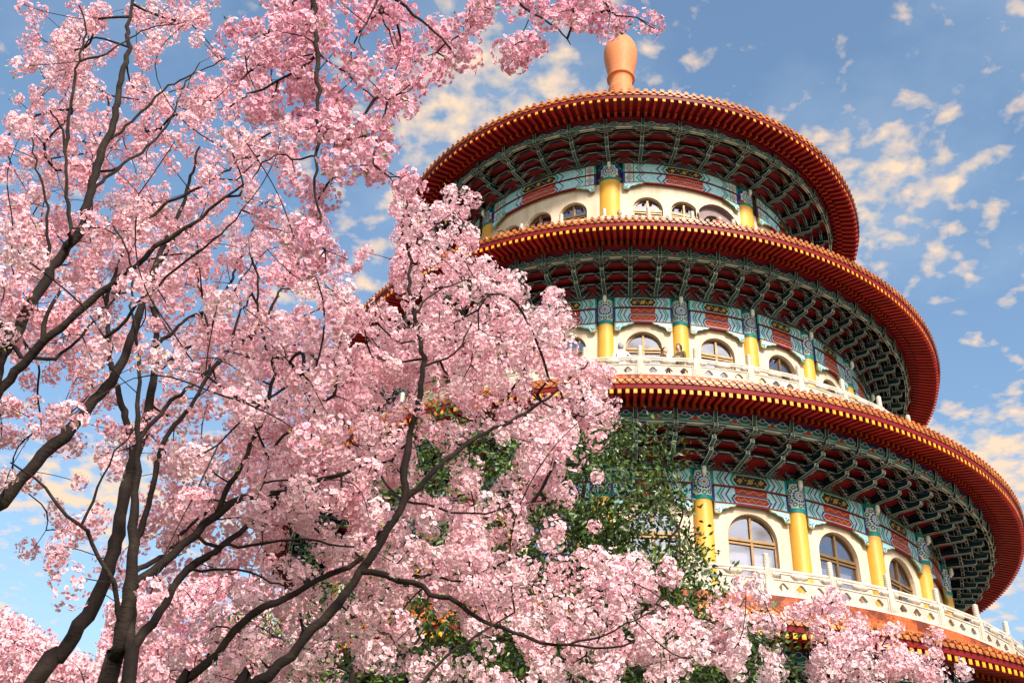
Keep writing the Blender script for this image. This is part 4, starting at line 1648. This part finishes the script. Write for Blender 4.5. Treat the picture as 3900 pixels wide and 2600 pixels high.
# --- leaning grey trunk
TB.limb([(127, 2600), (221, 2496), (304, 2386), (360, 2297), (398, 2203), (442, 2065), (470, 1927), (498, 1788), (530, 1690), (555, 1600), (575, 1500), (592, 1420), (586, 1330), (592, 1247), (575, 1125), (610, 1000), (700, 860)], 76, 9, 7.4, 7.8, ground=True)
TB.limb([(510, 1740), (481, 1585), (448, 1496), (426, 1385), (404, 1192), (409, 1120), (470, 960), (500, 840)], 34, 8, None, 8.3)
TB.limb([(586, 1330), (680, 1240), (740, 1200), (800, 1190), (880, 1120), (960, 1000)], 18, 6, None, 8.4)
TB.limb([(592, 1420), (690, 1340), (760, 1290), (830, 1180), (890, 1040), (960, 880), (1040, 740)], 18, 6, None, 8.6)
# --- limbs from the left edge
TC.limb([(-150, 2070), (0, 1915), (77, 1827), (166, 1727), (238, 1662), (299, 1601), (360, 1529), (420, 1446), (470, 1374), (487, 1319), (514, 1247), (553, 1109), (586, 1026), (640, 900), (700, 760), (760, 560)], 66, 9, 6.6, 7.2, ground=True)
TC.limb([(-110, 1640), (0, 1485), (55, 1413), (111, 1358), (166, 1297), (265, 1225), (332, 1153), (420, 1081), (514, 1009), (597, 943), (680, 890), (800, 800), (930, 700)], 52, 9, 6.4, 6.0)
TC.limb([(-60, 1560), (0, 1391), (33, 1302), (72, 1247), (111, 1170), (155, 1092), (194, 1020), (238, 965), (288, 904), (321, 840), (332, 774), (348, 720), (376, 608), (398, 553), (431, 470), (442, 415), (454, 332), (476, 238), (492, 183), (481, 138), (498, 33), (510, -60)], 58, 10, 6.3, 6.6)
TC.limb([(240, 962), (264, 930), (270, 900), (271, 867), (254, 719), (249, 581), (243, 498), (215, 450), (190, 420)], 24, 7, None, 5.9)
TC.limb([(249, 581), (262, 450), (271, 382), (288, 288), (301, 238), (320, 150), (326, 100), (300, 20)], 17, 6, None, 5.8)
TC.limb([(301, 238), (376, 221), (430, 190), (470, 160), (560, 110), (640, 95)], 11, 5, None, 6.3)
TC.limb([(149, 1310), (166, 1236), (199, 1159), (238, 1081)], 26, 12, None, 6.2)
TC.limb([(-40, 1180), (0, 1231), (39, 1297), (83, 1363)], 24, 20, 6.1, 6.4)
TC.limb([(111, 1360), (182, 1369), (238, 1347), (310, 1280), (400, 1180), (470, 1090)], 18, 7, None, 6.6)
TC.limb([(398, 553), (480, 480), (560, 410), (640, 330), (760, 270), (860, 220)], 14, 5, None, 7.0)
TC.limb([(498, 900), (608, 796), (730, 730), (830, 669), (885, 630), (960, 560)], 18, 6, 6.8, 7.2)
TC.limb([(348, 720), (450, 640), (560, 560), (640, 470), (700, 330), (760, 240)], 15, 5, None, 7.1)
TC.limb([(194, 1020), (180, 900), (175, 760), (140, 640), (120, 520)], 16, 6, None, 6.0)
# --- tree in front of the pagoda
TE.limb([(660, 2650), (708, 2600), (819, 2491), (896, 2402), (962, 2336), (1051, 2292), (1123, 2258), (1217, 2203), (1300, 2170), (1355, 2142), (1430, 2060), (1500, 1960)], 50, 20, 6.0, 6.3, ground=True)
TE.limb([(880, 2640), (940, 2600), (1023, 2568), (1106, 2491), (1189, 2397), (1255, 2330), (1311, 2264), (1366, 2175), (1430, 2090), (1477, 2010), (1543, 1904), (1543, 1816), (1550, 1727), (1576, 1607), (1598, 1496), (1615, 1402), (1600, 1302), (1582, 1192), (1565, 1125), (1562, 971), (1560, 860), (1550, 760)], 58, 9, 5.8, 6.2, ground=True)
TE.limb([(1543, 1900), (1642, 1805), (1731, 1723), (1819, 1662), (1919, 1618), (2002, 1568), (2063, 1529), (2107, 1496), (2180, 1430), (2240, 1380)], 28, 8, None, 6.6)
TE.limb([(2063, 1529), (2130, 1555), (2196, 1579), (2250, 1590), (2320, 1560)], 10, 5, None, 6.5)
TE.limb([(1526, 1904), (1465, 1833), (1399, 1733), (1330, 1660), (1290, 1560)], 15, 6, None, 6.4)
TE.limb([(1615, 1402), (1660, 1380), (1698, 1363), (1760, 1310), (1800, 1220), (1840, 1130)], 14, 6, None, 6.2)
TE.limb([(1366, 2175), (1470, 2190), (1576, 2220), (1642, 2258), (1753, 2297), (1836, 2358), (1947, 2408), (2057, 2441), (2168, 2457), (2306, 2471), (2420, 2440)], 34, 9, None, 5.7)
TE.limb([(2168, 2457), (2290, 2425), (2417, 2363), (2489, 2314), (2560, 2250)], 11, 5, None, 5.9)
TE.limb([(1500, 2700), (1642, 2568), (1698, 2502), (1781, 2441), (1869, 2397), (1960, 2330)], 22, 8, 5.4, 5.6)
TE.limb([(1543, 1900), (1620, 1920), (1720, 1945), (1850, 1955), (1950, 1925), (2080, 1905)], 14, 6, None, 6.4)
TE.limb([(2063, 1529), (2010, 1470), (2000, 1400), (2040, 1300), (2100, 1220), (2180, 1150)], 11, 5, None, 6.8)
TE.limb([(1582, 1192), (1640, 1130), (1740, 1080), (1830, 1040)], 11, 5, None, 6.5)
TE.limb([(1540, 2230), (1640, 2190), (1760, 2210), (1930, 2130), (2080, 2110), (2200, 2120)], 14, 6, 6.2, 6.5)
# --- branches hanging from above
TO.limb([(1195, -160), (1195, 0), (1200, 111), (1211, 277), (1211, 442), (1206, 608), (1200, 719), (1228, 867), (1240, 1000)], 30, 7, 4.3, 4.2)
TO.limb([(1195, 221), (1106, 282), (996, 343), (874, 409)], 14, 8, None, 4.5)
TO.limb([(1160, -60), (1123, 0), (1023, 127), (973, 221), (918, 304)], 16, 8, 4.4, 4.5)
TO.limb([(1217, 213), (1311, 271), (1371, 326), (1427, 376)], 11, 6, None, 4.4)
TO.limb([(1206, 608), (1150, 610), (1060, 590), (1000, 620), (960, 680)], 9, 5, None, 4.6)
TO.limb([(1430, -80), (1438, 0), (1454, 66), (1482, 122), (1504, 188)], 14, 6, 4.2, 4.3)
TO.limb([(1438, 0), (1393, 83), (1366, 166), (1388, 193)], 10, 4, None, 4.1)
TO.limb([(1460, -60), (1504, 0), (1576, 50), (1626, 100), (1681, 147), (1720, 190)], 18, 7, 4.2, 4.4)
TO.limb([(1900, -60), (1958, 0), (2019, 50), (2096, 94), (2140, 127), (2173, 171)], 14, 5, 4.4, 4.5)
TO.limb([(2230, -70), (2306, 11), (2350, 61), (2417, 66), (2494, 111)], 12, 4, 4.4, 4.6)
TO.limb([(2019, 50), (2000, 110), (1980, 180)], 6, 3, None, 4.5)
TO.limb([(1790, 28), (1770, 80), (1768, 125)], 5, 3, 4.4, 4.4)
TO.limb([(1195, -160), (1460, -150), (1900, -130), (2230, -100)], 40, 20, 4.3, 4.4)
# --- small tree at the lower right
TF.limb([(3200, 2680), (3190, 2600), (3150, 2430), (3110, 2330), (3090, 2270)], 26, 6, 11.0, 11.0, ground=True)
TF.limb([(3190, 2600), (3240, 2520), (3250, 2420), (3240, 2340)], 13, 5, None, 11.2)
TF.limb([(3195, 2640), (3310, 2550), (3350, 2480), (3385, 2420)], 15, 5, None, 10.8)
TF.limb([(3198, 2660), (3400, 2600), (3500, 2540), (3570, 2500)], 13, 5, None, 11.1)
TF.limb([(3195, 2650), (3050, 2580), (2990, 2500), (2950, 2400)], 10, 4, None, 11.0)

tO, tM, tF = [], [], []
LIMBS = []
for t in (TA, TB, TC, TE, TO):
    for (_n, S, _r) in t.limbs:
        im, w_ = toimg(S)
        k_ = slice(None, None, 2)
        LIMBS.append(np.column_stack([im, S[:, 1], _r / w_ * FPX])[k_])
LIMBS = np.concatenate(LIMBS)
def behind(x, y, dep):
    d = np.hypot(LIMBS[:, 0] - x, LIMBS[:, 1] - y)
    near = (d < 46 + LIMBS[:, 3]) & (LIMBS[:, 2] > dep - 0.05) & (LIMBS[:, 2] < dep + 1.6)
    if near.any() and rng.uniform() < (0.62 if x > 1380 else 0.8):
        return LIMBS[near, 2].max() + rng.uniform(0.12, 0.5)
    return dep
for gy, row in enumerate(GRID):
    for gx, ch in enumerate(row):
        d = int(ch)
        if not d:
            continue
        c = min(0.96, d / 9.0)
        lam = -math.log(1 - c) * (3.2 if gx > 11 else 4.2)
        n = rng.poisson(lam)
        for _ in range(n):
            x, y = (gx + rng.uniform(0, 1)) * 100, (gy + rng.uniform(0, 1)) * 100
            k, dep = region_depth(x, y)
            if k != 'F':
                dep = behind(x, y, dep)
            if k == 'F':
                tF.append(unproj(x, y, dep))
                for _k in range(2):
                  tF.append(unproj(x + rng.uniform(-30, 30), y + rng.uniform(-30, 30), dep + rng.uniform(-.2, .2)))
            elif k == 'O':
                tO.append(unproj(x, y, dep))
                if rng.uniform() < 0.8:
                    tO.append(unproj(x + rng.normal(scale=22), y + rng.normal(scale=22), dep + rng.uniform(-0.05, 0.25)))
            else:
                tM.append(unproj(x, y, dep))

PINK_A, PINK_B = (0.94, 0.54, 0.61), (0.95, 0.79, 0.81)
SHADED_PINK_A, SHADED_PINK_B = (0.80, 0.40, 0.52), (0.90, 0.68, 0.75)  # darker mauve tint puts the shade on the overhead sprays into their petals
stat = {}
def grow(trees, targets, r, per, frad, ta, tb, r0, jit=0.035):
    allp, par, own, w, node_of, N0 = prim(trees, targets)
    twig_meshes(trees, allp, par, own, w, N0, r0)
    T = np.asarray(targets)
    for ti, t in enumerate(trees):
        sel = np.array([j for j in range(len(T)) if own[node_of[j]] == ti])
        if len(sel):
            c = T[sel] + rng.normal(scale=jit * 0.5, size=(len(sel), 3))
            cr = rng.uniform(0.65, 1.25, len(sel)) * r
            stat[t.root.name] = blossoms(t, c, cr, per, frad, *((TE_A, TE_B) if t is TE else (ta, tb)))
TE_A, TE_B = (0.94, 0.60, 0.66), (0.95, 0.84, 0.85)
for t in (TA, TB, TC, TE, TO, TF):
    t.build_limbs()
grow([TA, TB, TC, TE], tM, 0.078, 62, 0.0138, PINK_A, PINK_B, 0.0026)
grow([TO], tO, 0.060, 56, 0.0140, SHADED_PINK_A, SHADED_PINK_B, 0.0020)
grow([TF], tF, 0.095, 26, 0.0190, TE_A, TE_B, 0.0030)

# --- cherry trees farther back along the bottom left
def back_tree(label, top, depth, xr, trunk):
    t = Tree('cherry_tree', label, 'tree', 'pink cherry trees in bloom')
    t.limb(trunk, 40, 8, depth, depth, ground=True)
    tg = []
    xs = [p[0] for p in top]
    ys = [p[1] for p in top]
    for _ in range(int((xr[1] - xr[0]) * 1.4)):
        x = rng.uniform(*xr)
        y0 = np.interp(x, xs, ys)
        y = y0 + (2680 - y0) * rng.uniform(0, 1) ** 1.15
        tg.append(unproj(x, y + rng.normal(scale=12), depth + rng.normal(scale=0.9)))
    t.build_limbs()
    grow([t], tg, 0.125, 9, 0.033, PINK_A, PINK_B, 0.0045)
back_tree('pale pink cherry tree farther off at the bottom left corner', [(-60, 2330), (0, 2340), (60, 2360), (150, 2430), (250, 2490), (330, 2540), (380, 2590)], 16.0, (-60, 380), [(90, 2760), (100, 2600), (110, 2500), (60, 2400)])
back_tree('dense pink cherry tree farther off behind the forked trunk', [(380, 2520), (430, 2320), (520, 2265), (640, 2240), (760, 2185), (900, 2195), (1040, 2240), (1200, 2300), (1300, 2420)], 18.0, (390, 1280), [(800, 2760), (790, 2600), (800, 2450), (830, 2320)])

# --- evergreen trees in front of the pagoda
EGRID = {15: {16: 5, 17: 6, 22: 3, 23: 6, 24: 1}, 16: {15: 5, 16: 7, 17: 7, 18: 7, 19: 7, 20: 7, 21: 7, 22: 8, 23: 8, 24: 4},
         17: {15: 6, 16: 8, 17: 8, 18: 8, 19: 8, 20: 8, 21: 8, 22: 8, 23: 6, 24: 2, 25: 3}, 18: {14: 5, 15: 7, 16: 8, 17: 8, 18: 8, 19: 8, 20: 8, 21: 7, 22: 4, 23: 2, 24: 5, 25: 6},
         19: {14: 5, 15: 7, 16: 8, 17: 8, 18: 8, 19: 8, 20: 8, 21: 8, 22: 8, 23: 6, 24: 7, 25: 4}, 20: {14: 5, 15: 7, 16: 8, 17: 8, 18: 8, 19: 8, 20: 8, 21: 8, 22: 9, 23: 8, 24: 4, 25: 2, 26: 3},
         21: {12: 4, 13: 6, 14: 7, 15: 8, 16: 8, 17: 8, 18: 8, 19: 8, 20: 8, 21: 8, 22: 9, 23: 7, 24: 6, 25: 6, 26: 4}, 22: {11: 4, 12: 6, 13: 8, 14: 8, 15: 8, 16: 8, 17: 8, 18: 8, 19: 8, 20: 8, 21: 8, 22: 8, 23: 8, 24: 7, 25: 8, 26: 5, 27: 1},
         23: {9: 3, 10: 5, 11: 6, 12: 7, 13: 8, 14: 8, 15: 8, 16: 8, 17: 8, 18: 8, 19: 8, 20: 8, 21: 8, 22: 8, 23: 8, 24: 8, 25: 9, 26: 8, 27: 4}, 24: {8: 3, 9: 5, 10: 6, 11: 7, 12: 8, 13: 8, 14: 8, 15: 8, 16: 8, 17: 8, 18: 8, 19: 8, 20: 8, 21: 8, 22: 8, 23: 8, 24: 8, 25: 9, 26: 9, 27: 8, 28: 6, 29: 1},
         25: {8: 4, 9: 6, 10: 7, 11: 8, 12: 8, 13: 8, 14: 8, 15: 8, 16: 8, 17: 8, 18: 8, 19: 8, 20: 8, 21: 8, 22: 8, 23: 8, 24: 8, 25: 9, 26: 9, 27: 9, 28: 8, 29: 5}}
GA = Tree('evergreen_tree', 'dark glossy green tree standing close in front of the lower pagoda tiers', 'tree', 'evergreen trees')
GB = Tree('evergreen_tree', 'low dark green tree behind the cherry limbs at the bottom', 'tree', 'evergreen trees')
GA.limb([(2150, 2700), (2140, 2600), (2130, 2400), (2170, 2200), (2200, 2000), (2240, 1800), (2300, 1620)], 60, 8, 13.5, 13.5, ground=True)
GA.limb([(2140, 2500), (2300, 2400), (2450, 2250), (2540, 2080), (2600, 1950), (2560, 1800)], 26, 6, None, 13.0)
GA.limb([(2140, 2550), (2400, 2500), (2560, 2420), (2700, 2330), (2760, 2270)], 24, 6, None, 12.8)
GA.limb([(2150, 2300), (2000, 2150), (1850, 1950), (1750, 1700)], 26, 6, None, 14.0)
GB.limb([(1350, 2720), (1340, 2600), (1380, 2450), (1450, 2300), (1500, 2150)], 46, 8, 12.5, 12.5, ground=True)
GB.limb([(1350, 2560), (1200, 2480), (1050, 2420), (950, 2360)], 18, 5, None, 12.3)
tg = []
for gy, r in EGRID.items():
    for gx, d in r.items():
        for _ in range(rng.poisson(-math.log(1 - min(0.96, d / 9.0)) * (4.2 if gx > 21 else 2.2))):
            tg.append(unproj((gx + rng.uniform(0, 1)) * 100, (gy + rng.uniform(0, 1)) * 100, 13.3 + rng.normal(scale=0.7)))
for t in (GA, GB):
    t.build_limbs()
allp, par, own, w, node_of, N0 = prim([GA, GB], tg, seg=0.15)
twig_meshes([GA, GB], allp, par, own, w, N0, 0.004, 0.03)
for ti, t in enumerate((GA, GB)):
    sel = [j for j in range(len(tg)) if own[node_of[j]] == ti]
    pos, ax, L = [], [], []
    for j in sel:
        n = rng.integers(34, 60)
        d = rng.normal(size=(n, 3))
        pos.append(tg[j] + d * np.array([0.15, 0.15, 0.11]))
        ax.append(d + np.array([0, -0.2, 0.25]) + rng.normal(scale=0.5, size=(n, 3)))
        L.append(rng.uniform(0.06, 0.115, n))
    V, F, C = leaf_arrays(np.concatenate(pos), np.concatenate(ax), np.concatenate(L), np.array([0.010, 0.030, 0.008]), np.array([0.10, 0.16, 0.02]), 0.46)
    tag(link('leaves', np_mesh('leaves', V, F, C, M_LEAF, 4), t.root), kind='stuff')
print('flowers', stat, 'targets', len(tM), len(tO), len(tF), len(tg))
# ------------------------------------------------------------------ visitors on the balconies
M_SKIN = mat_simple('skin', (0.50, 0.29, 0.20), (0.58, 0.35, 0.25), 8, 0.55)
M_HAIRD = mat_simple('dark_hair', (0.015, 0.010, 0.009), (0.04, 0.026, 0.022), 40, 0.5)
M_HAIRG = mat_simple('grey_hair', (0.22, 0.22, 0.23), (0.38, 0.38, 0.39), 40, 0.6)
M_TROUS = mat_simple('dark_trousers', (0.015, 0.018, 0.04), (0.03, 0.034, 0.06), 10, 0.9)
M_SHOE = mat_simple('shoe_leather', (0.02, 0.015, 0.012), (0.04, 0.03, 0.025), 10, 0.6)
M_STRAW = mat_simple('straw_hat', (0.60, 0.50, 0.34), (0.72, 0.62, 0.45), 30, 0.8)

def mat_stripes():
    ma, nt, b = new_mat('striped_shirt')
    tc = nt.nodes.new('ShaderNodeTexCoord')
    sep = nt.nodes.new('ShaderNodeSeparateXYZ')
    nt.links.new(tc.outputs['Object'], sep.inputs[0])
    f = math_node(nt, 'FRACT', math_node(nt, 'MULTIPLY', sep.outputs[2], 16.0))
    nt.links.new(ramp(nt, f, [(0.0, (0.72, 0.72, 0.72)), (0.72, (0.72, 0.72, 0.72)), (0.74, (0.36, 0.40, 0.46))], 'CONSTANT'), b.inputs['Base Color'])
    b.inputs['Roughness'].default_value = 0.9
    return ma

def mat_print():
    ma, nt, b = new_mat('patterned_blouse')
    tc = nt.nodes.new('ShaderNodeTexCoord')
    v = nt.nodes.new('ShaderNodeTexVoronoi')
    v.inputs['Scale'].default_value = 22
    nt.links.new(tc.outputs['Object'], v.inputs['Vector'])
    nt.links.new(ramp(nt, v.outputs['Distance'], [(0.0, (0.30, 0.20, 0.05)), (0.35, (0.16, 0.06, 0.03)), (0.6, (0.08, 0.09, 0.03))]), b.inputs['Base Color'])
    b.inputs['Roughness'].default_value = 0.85
    return ma

def person(label, loc, face, shirt, hair, arms, scale=1.0, hairstyle='short', hat=False, lean=0.0):
    """face: heading in degrees the person looks to (0 = toward the camera side, -Y)"""
    V, E, Rr = [], [], []
    def v(p, r, par=None):
        V.append(p)
        Rr.append(r)
        if par is not None:
            E.append((par, len(V) - 1))
        return len(V) - 1
    ly = -lean
    pel = v((0, 0, 0.95), (0.145, 0.105))
    wai = v((0, ly * 0.3, 1.10), (0.13, 0.095), pel)
    che = v((0, ly * 0.7, 1.28), (0.155, 0.11), wai)
    nec = v((0, ly, 1.42), (0.06, 0.055), che)
    hed = v((0, ly - 0.012, 1.50), (0.06, 0.065), nec)
    hands = []
    for s in (-1, 1):
        hp = v((s * 0.085, 0, 0.86), (0.085, 0.09), pel)
        kn = v((s * 0.095, -0.015, 0.49), (0.058, 0.062), hp)
        an = v((s * 0.10, 0.02, 0.10), (0.040, 0.045), kn)
        v((s * 0.11, -0.13, 0.045), (0.038, 0.032), an)
        sh = v((s * 0.165, ly * 0.9, 1.365), (0.062, 0.058), che)
        e, w = arms[0 if s < 0 else 1]
        el = v((e[0], e[1] + ly, e[2]), (0.043, 0.043), sh)
        wr = v((w[0], w[1] + ly, w[2]), (0.029, 0.029), el)
        d = np.array(w) - np.array(e)
        d /= np.linalg.norm(d)
        wp = np.array([w[0], w[1] + ly, w[2]])
        palm = v(tuple(wp + d * 0.06), (0.034, 0.022), wr)
        hands.append((wp, palm))
        side = np.cross(d, np.array([0, 0, 1.0]))
        side = side / (np.linalg.norm(side) + 1e-6)
        dn = np.cross(side, d)
        for k, (o, L) in enumerate(((-0.028, 0.062), (-0.010, 0.074), (0.010, 0.070), (0.027, 0.055))):
            b0 = wp + d * 0.085 + side * o
            a = v(tuple(b0 + d * L * 0.5), (0.009, 0.009), palm)
            v(tuple(b0 + d * L + dn * -0.02), (0.008, 0.008), a)
        th = v(tuple(wp + d * 0.04 + side * -0.05), (0.010, 0.010), palm)
        v(tuple(wp + d * 0.075 + side * -0.06), (0.009, 0.009), th)
    me = bpy.data.meshes.new('figure')
    me.from_pydata(V, E, [])
    tmp = bpy.data.objects.new('figure', me)
    COL.objects.link(tmp)
    md = tmp.modifiers.new('skin', 'SKIN')
    for i, r in enumerate(Rr):
        me.skin_vertices[0].data[i].radius = r
    me.skin_vertices[0].data[0].use_root = True
    md.use_smooth_shade = True
    ss = tmp.modifiers.new('sub', 'SUBSURF')
    ss.levels = ss.render_levels = 2
    dg = bpy.context.evaluated_depsgraph_get()
    ev = tmp.evaluated_get(dg)
    em = ev.to_mesh()
    n0 = len(em.vertices)
    co = np.zeros(n0 * 3)
    em.vertices.foreach_get('co', co)
    co = co.reshape(-1, 3)
    faces = [tuple(p.vertices) for p in em.polygons]
    ev.to_mesh_clear()
    bpy.data.objects.remove(tmp)
    # head: a shaped ball with nose, ears, brow
    hc = np.array([0, ly - 0.02, 1.575])
    nu, nv = 20, 14
    hv = []
    for j in range(nv + 1):
        ph = math.pi * j / nv
        for i in range(nu):
            a = 2 * math.pi * i / nu
            d = np.array([math.sin(ph) * math.sin(a), -math.sin(ph) * math.cos(a), math.cos(ph)])
            r = np.array([0.078, 0.098, 0.120])
            p = d * r
            if d[1] < -0.55:                      # face
                p[1] *= 0.96
                if abs(d[0]) < 0.22 and -0.35 < d[2] < 0.1:
                    p[1] -= 0.020 * (1 - abs(d[0]) / 0.22)
                if 0.05 < d[2] < 0.3 and 0.2 < abs(d[0]) < 0.55:
                    p[1] += 0.008
            if d[2] < -0.3:
                p[0] *= 1 + 0.28 * (d[2] + 0.3)
                p[1] += 0.02 * (d[2] + 0.3)
            if abs(d[0]) > 0.94:
                p[0] *= 1.13
            hv.append(hc + p)
    hf = [(j * nu + i, j * nu + (i + 1) % nu, (j + 1) * nu + (i + 1) % nu, (j + 1) * nu + i) for j in range(nv) for i in range(nu)]
    allv = np.vstack([co, np.array(hv)])
    allf = faces + [tuple(q + n0 for q in f) for f in hf]
    mi = []
    for f in faces:
        c = co[list(f)].mean(0)
        hd = min(np.linalg.norm(c - h[0]) for h in hands)
        if c[2] > 1.425 or hd < 0.03 or any(np.dot(c - h[0], np.array(V[h[1]]) - h[0]) > 0 and np.linalg.norm(c - h[0]) < 0.2 for h in hands):
            mi.append(0)
        elif c[2] < 0.10:
            mi.append(3)
        elif c[2] < 0.90 and abs(c[0]) < 0.22:
            mi.append(2)
        else:
            mi.append(1)
    mi += [0] * len(hf)
    bm_ = bpy.data.meshes.new('person')
    bm_.from_pydata([tuple(p) for p in allv], [], allf)
    for mm in (M_SKIN, shirt, M_TROUS, M_SHOE):
        bm_.materials.append(mm)
    bm_.polygons.foreach_set('material_index', mi)
    bm_.polygons.foreach_set('use_smooth', [True] * len(allf))
    bm_.update()
    o = link('person', bm_, None, loc, RAD(face))
    o.scale = (scale,) * 3
    tag(o, label, 'person')
    # hair, eyes, mouth
    hb = MB()
    vs, fs, idx = [], [], {}
    big = 1.10 if hairstyle == 'short' else 1.2
    for j in range(nv + 1):
        ph = math.pi * j / nv
        for i in range(nu):
            a = 2 * math.pi * i / nu
            d = np.array([math.sin(ph) * math.sin(a), -math.sin(ph) * math.cos(a), math.cos(ph)])
            low = -0.25 if hairstyle == 'short' else -0.75
            face_cut = d[1] < (-0.35 if hairstyle != 'curly' else -0.6) and d[2] < 0.5
            if d[2] > low + (0.45 if d[1] < -0.1 else 0) * (abs(d[0]) < 0.8) and not face_cut:
                if hairstyle == 'balding' and d[2] > 0.75:
                    continue
                k = big * (1 + 0.05 * math.sin(5 * a + 3 * ph) + rng.uniform(-0.02, 0.02))
                idx[(j, i)] = len(vs)
                vs.append(tuple(hc + d * np.array([0.078, 0.098, 0.120]) * k + np.array([0, 0.008, 0.004])))
    for j in range(nv):
        for i in range(nu):
            q = [(j, i), (j, (i + 1) % nu), (j + 1, (i + 1) % nu), (j + 1, i)]
            if all(x in idx for x in q):
                fs.append(tuple(idx[x] for x in q))
    hb.add(vs, fs)
    link('hair', hb.mesh('hair', [hair], True), o)
    eb = MB()
    for s in (-1, 1):
        c = hc + np.array([s * 0.031, -0.093, 0.012])
        eb.add([tuple(c + np.array([0.012 * math.cos(q), -0.002, 0.006 * math.sin(q)])) for q in [k * math.pi / 4 for k in range(8)]], [tuple(range(8))])
    link('eyes', eb.mesh('eyes', [M_HAIRD]), o)
    if hat:
        tb = MB()
        lathe(tb, [(0.20, hc[2] + 0.045), (0.19, hc[2] + 0.055), (0.10, hc[2] + 0.062), (0.095, hc[2] + 0.13), (0.05, hc[2] + 0.155), (0, hc[2] + 0.16)], (1, 1, 1), n=20, cy=hc[1])
        link('hat', tb.mesh('hat', [M_STRAW], True), o)
    return o

DOWN = [((-0.23, 0.0, 1.10), (-0.24, -0.06, 0.86)), ((0.23, 0.0, 1.10), (0.24, -0.06, 0.86))]
ONRAIL = [((-0.24, -0.06, 1.12), (-0.17, -0.27, 1.10)), ((0.24, -0.06, 1.12), (0.17, -0.27, 1.10))]
POINT = [((-0.24, -0.02, 1.12), (-0.22, -0.2, 0.98)), ((-0.20, 0.0, 1.20), (-0.40, 0.0, 1.12))]
FOLD = [((-0.23, -0.04, 1.12), (-0.06, -0.2, 1.12)), ((0.23, -0.04, 1.12), (0.05, -0.2, 1.14))]
ARMOUT = [((-0.36, -0.06, 1.22), (-0.55, -0.12, 1.14)), ((0.23, 0.0, 1.10), (0.22, -0.12, 0.90))]

def at_balcony(R, th, zf):
    a = RAD(th)
    return (PX + R * math.sin(a), PY - R * math.cos(a), zf)
F2, F1 = H(15.82), H(22.64)
M_SH = [mat_stripes(), mat_print(), mat_simple('brown_jersey', (0.09, 0.035, 0.02), (0.13, 0.055, 0.03), 9, 0.9), mat_simple('pale_blue_shirt', (0.42, 0.55, 0.62), (0.5, 0.62, 0.68), 9, 0.9), mat_simple('red_jacket', (0.45, 0.01, 0.02), (0.55, 0.02, 0.03), 9, 0.8), mat_simple('beige_coat', (0.45, 0.36, 0.27), (0.52, 0.43, 0.33), 9, 0.9)]
PEOPLE = [
    ('person in a striped white shirt seen from behind at the middle balcony', (2364, 1305), 1.70, F2, 195, 0, M_HAIRG, ARMOUT, 'balding', False),
    ('person in a plain brown turtleneck standing at the middle balcony rail', (2529, 1324), 1.58, F2, 62, 2, M_HAIRD, DOWN, 'short', False),
    ('person in a patterned brown blouse by a gold column on the middle balcony', (2586, 1313), 1.62, F2, -38, 1, M_HAIRD, FOLD, 'curly', False),
    ('person in a pale blue shirt looking over the top balcony beside a gold column', (2359, 803), 1.62, F1, 12, 3, M_HAIRD, ONRAIL, 'short', False),
    ('person in a red jacket before the mauve doorway on the top balcony', (2737, 826), 1.62, F1, 55, 4, M_HAIRG, ONRAIL, 'short', False),
    ('small person in a beige coat next to the red jacket on the top balcony', (2768, 846), 1.45, F1, -20, 5, M_HAIRD, DOWN, 'short', False),
    ('person in beige peeping over the tiles by the right gold column of the top balcony', (2824, 862), 1.55, F1, 20, 5, M_HAIRD, DOWN, 'short', False),
    ('person in a straw hat at the left end of the top balcony', (1911, 880), 1.66, F1, -25, 3, M_HAIRG, ONRAIL, 'short', True),
]
for (lab, px_, hgt, zf, face, sh, hair, arms, hs, hat) in PEOPLE:
    # stand where the line of sight to the top of the head meets that height
    d = AW + AR * ((px_[0] - 1950) / FPX) - AU * ((px_[1] - 1300) / FPX)
    P = CAMP + d * ((zf + hgt - CAMZ) / d[2])
    rx, ry = P[0] - PX, P[1] - PY
    R_ = math.hypot(rx, ry)
    lo, hi = (9.5, 10.75) if zf == F2 else (7.6, 8.92)
    Rn = min(max(R_, lo), hi)
    th = math.degrees(math.atan2(rx, -ry))
    print('person', round(R_, 2), round(th, 1))
    person(lab, at_balcony(Rn, th, zf), face, M_SH[sh], hair, arms, hgt / 1.70, hs, hat)
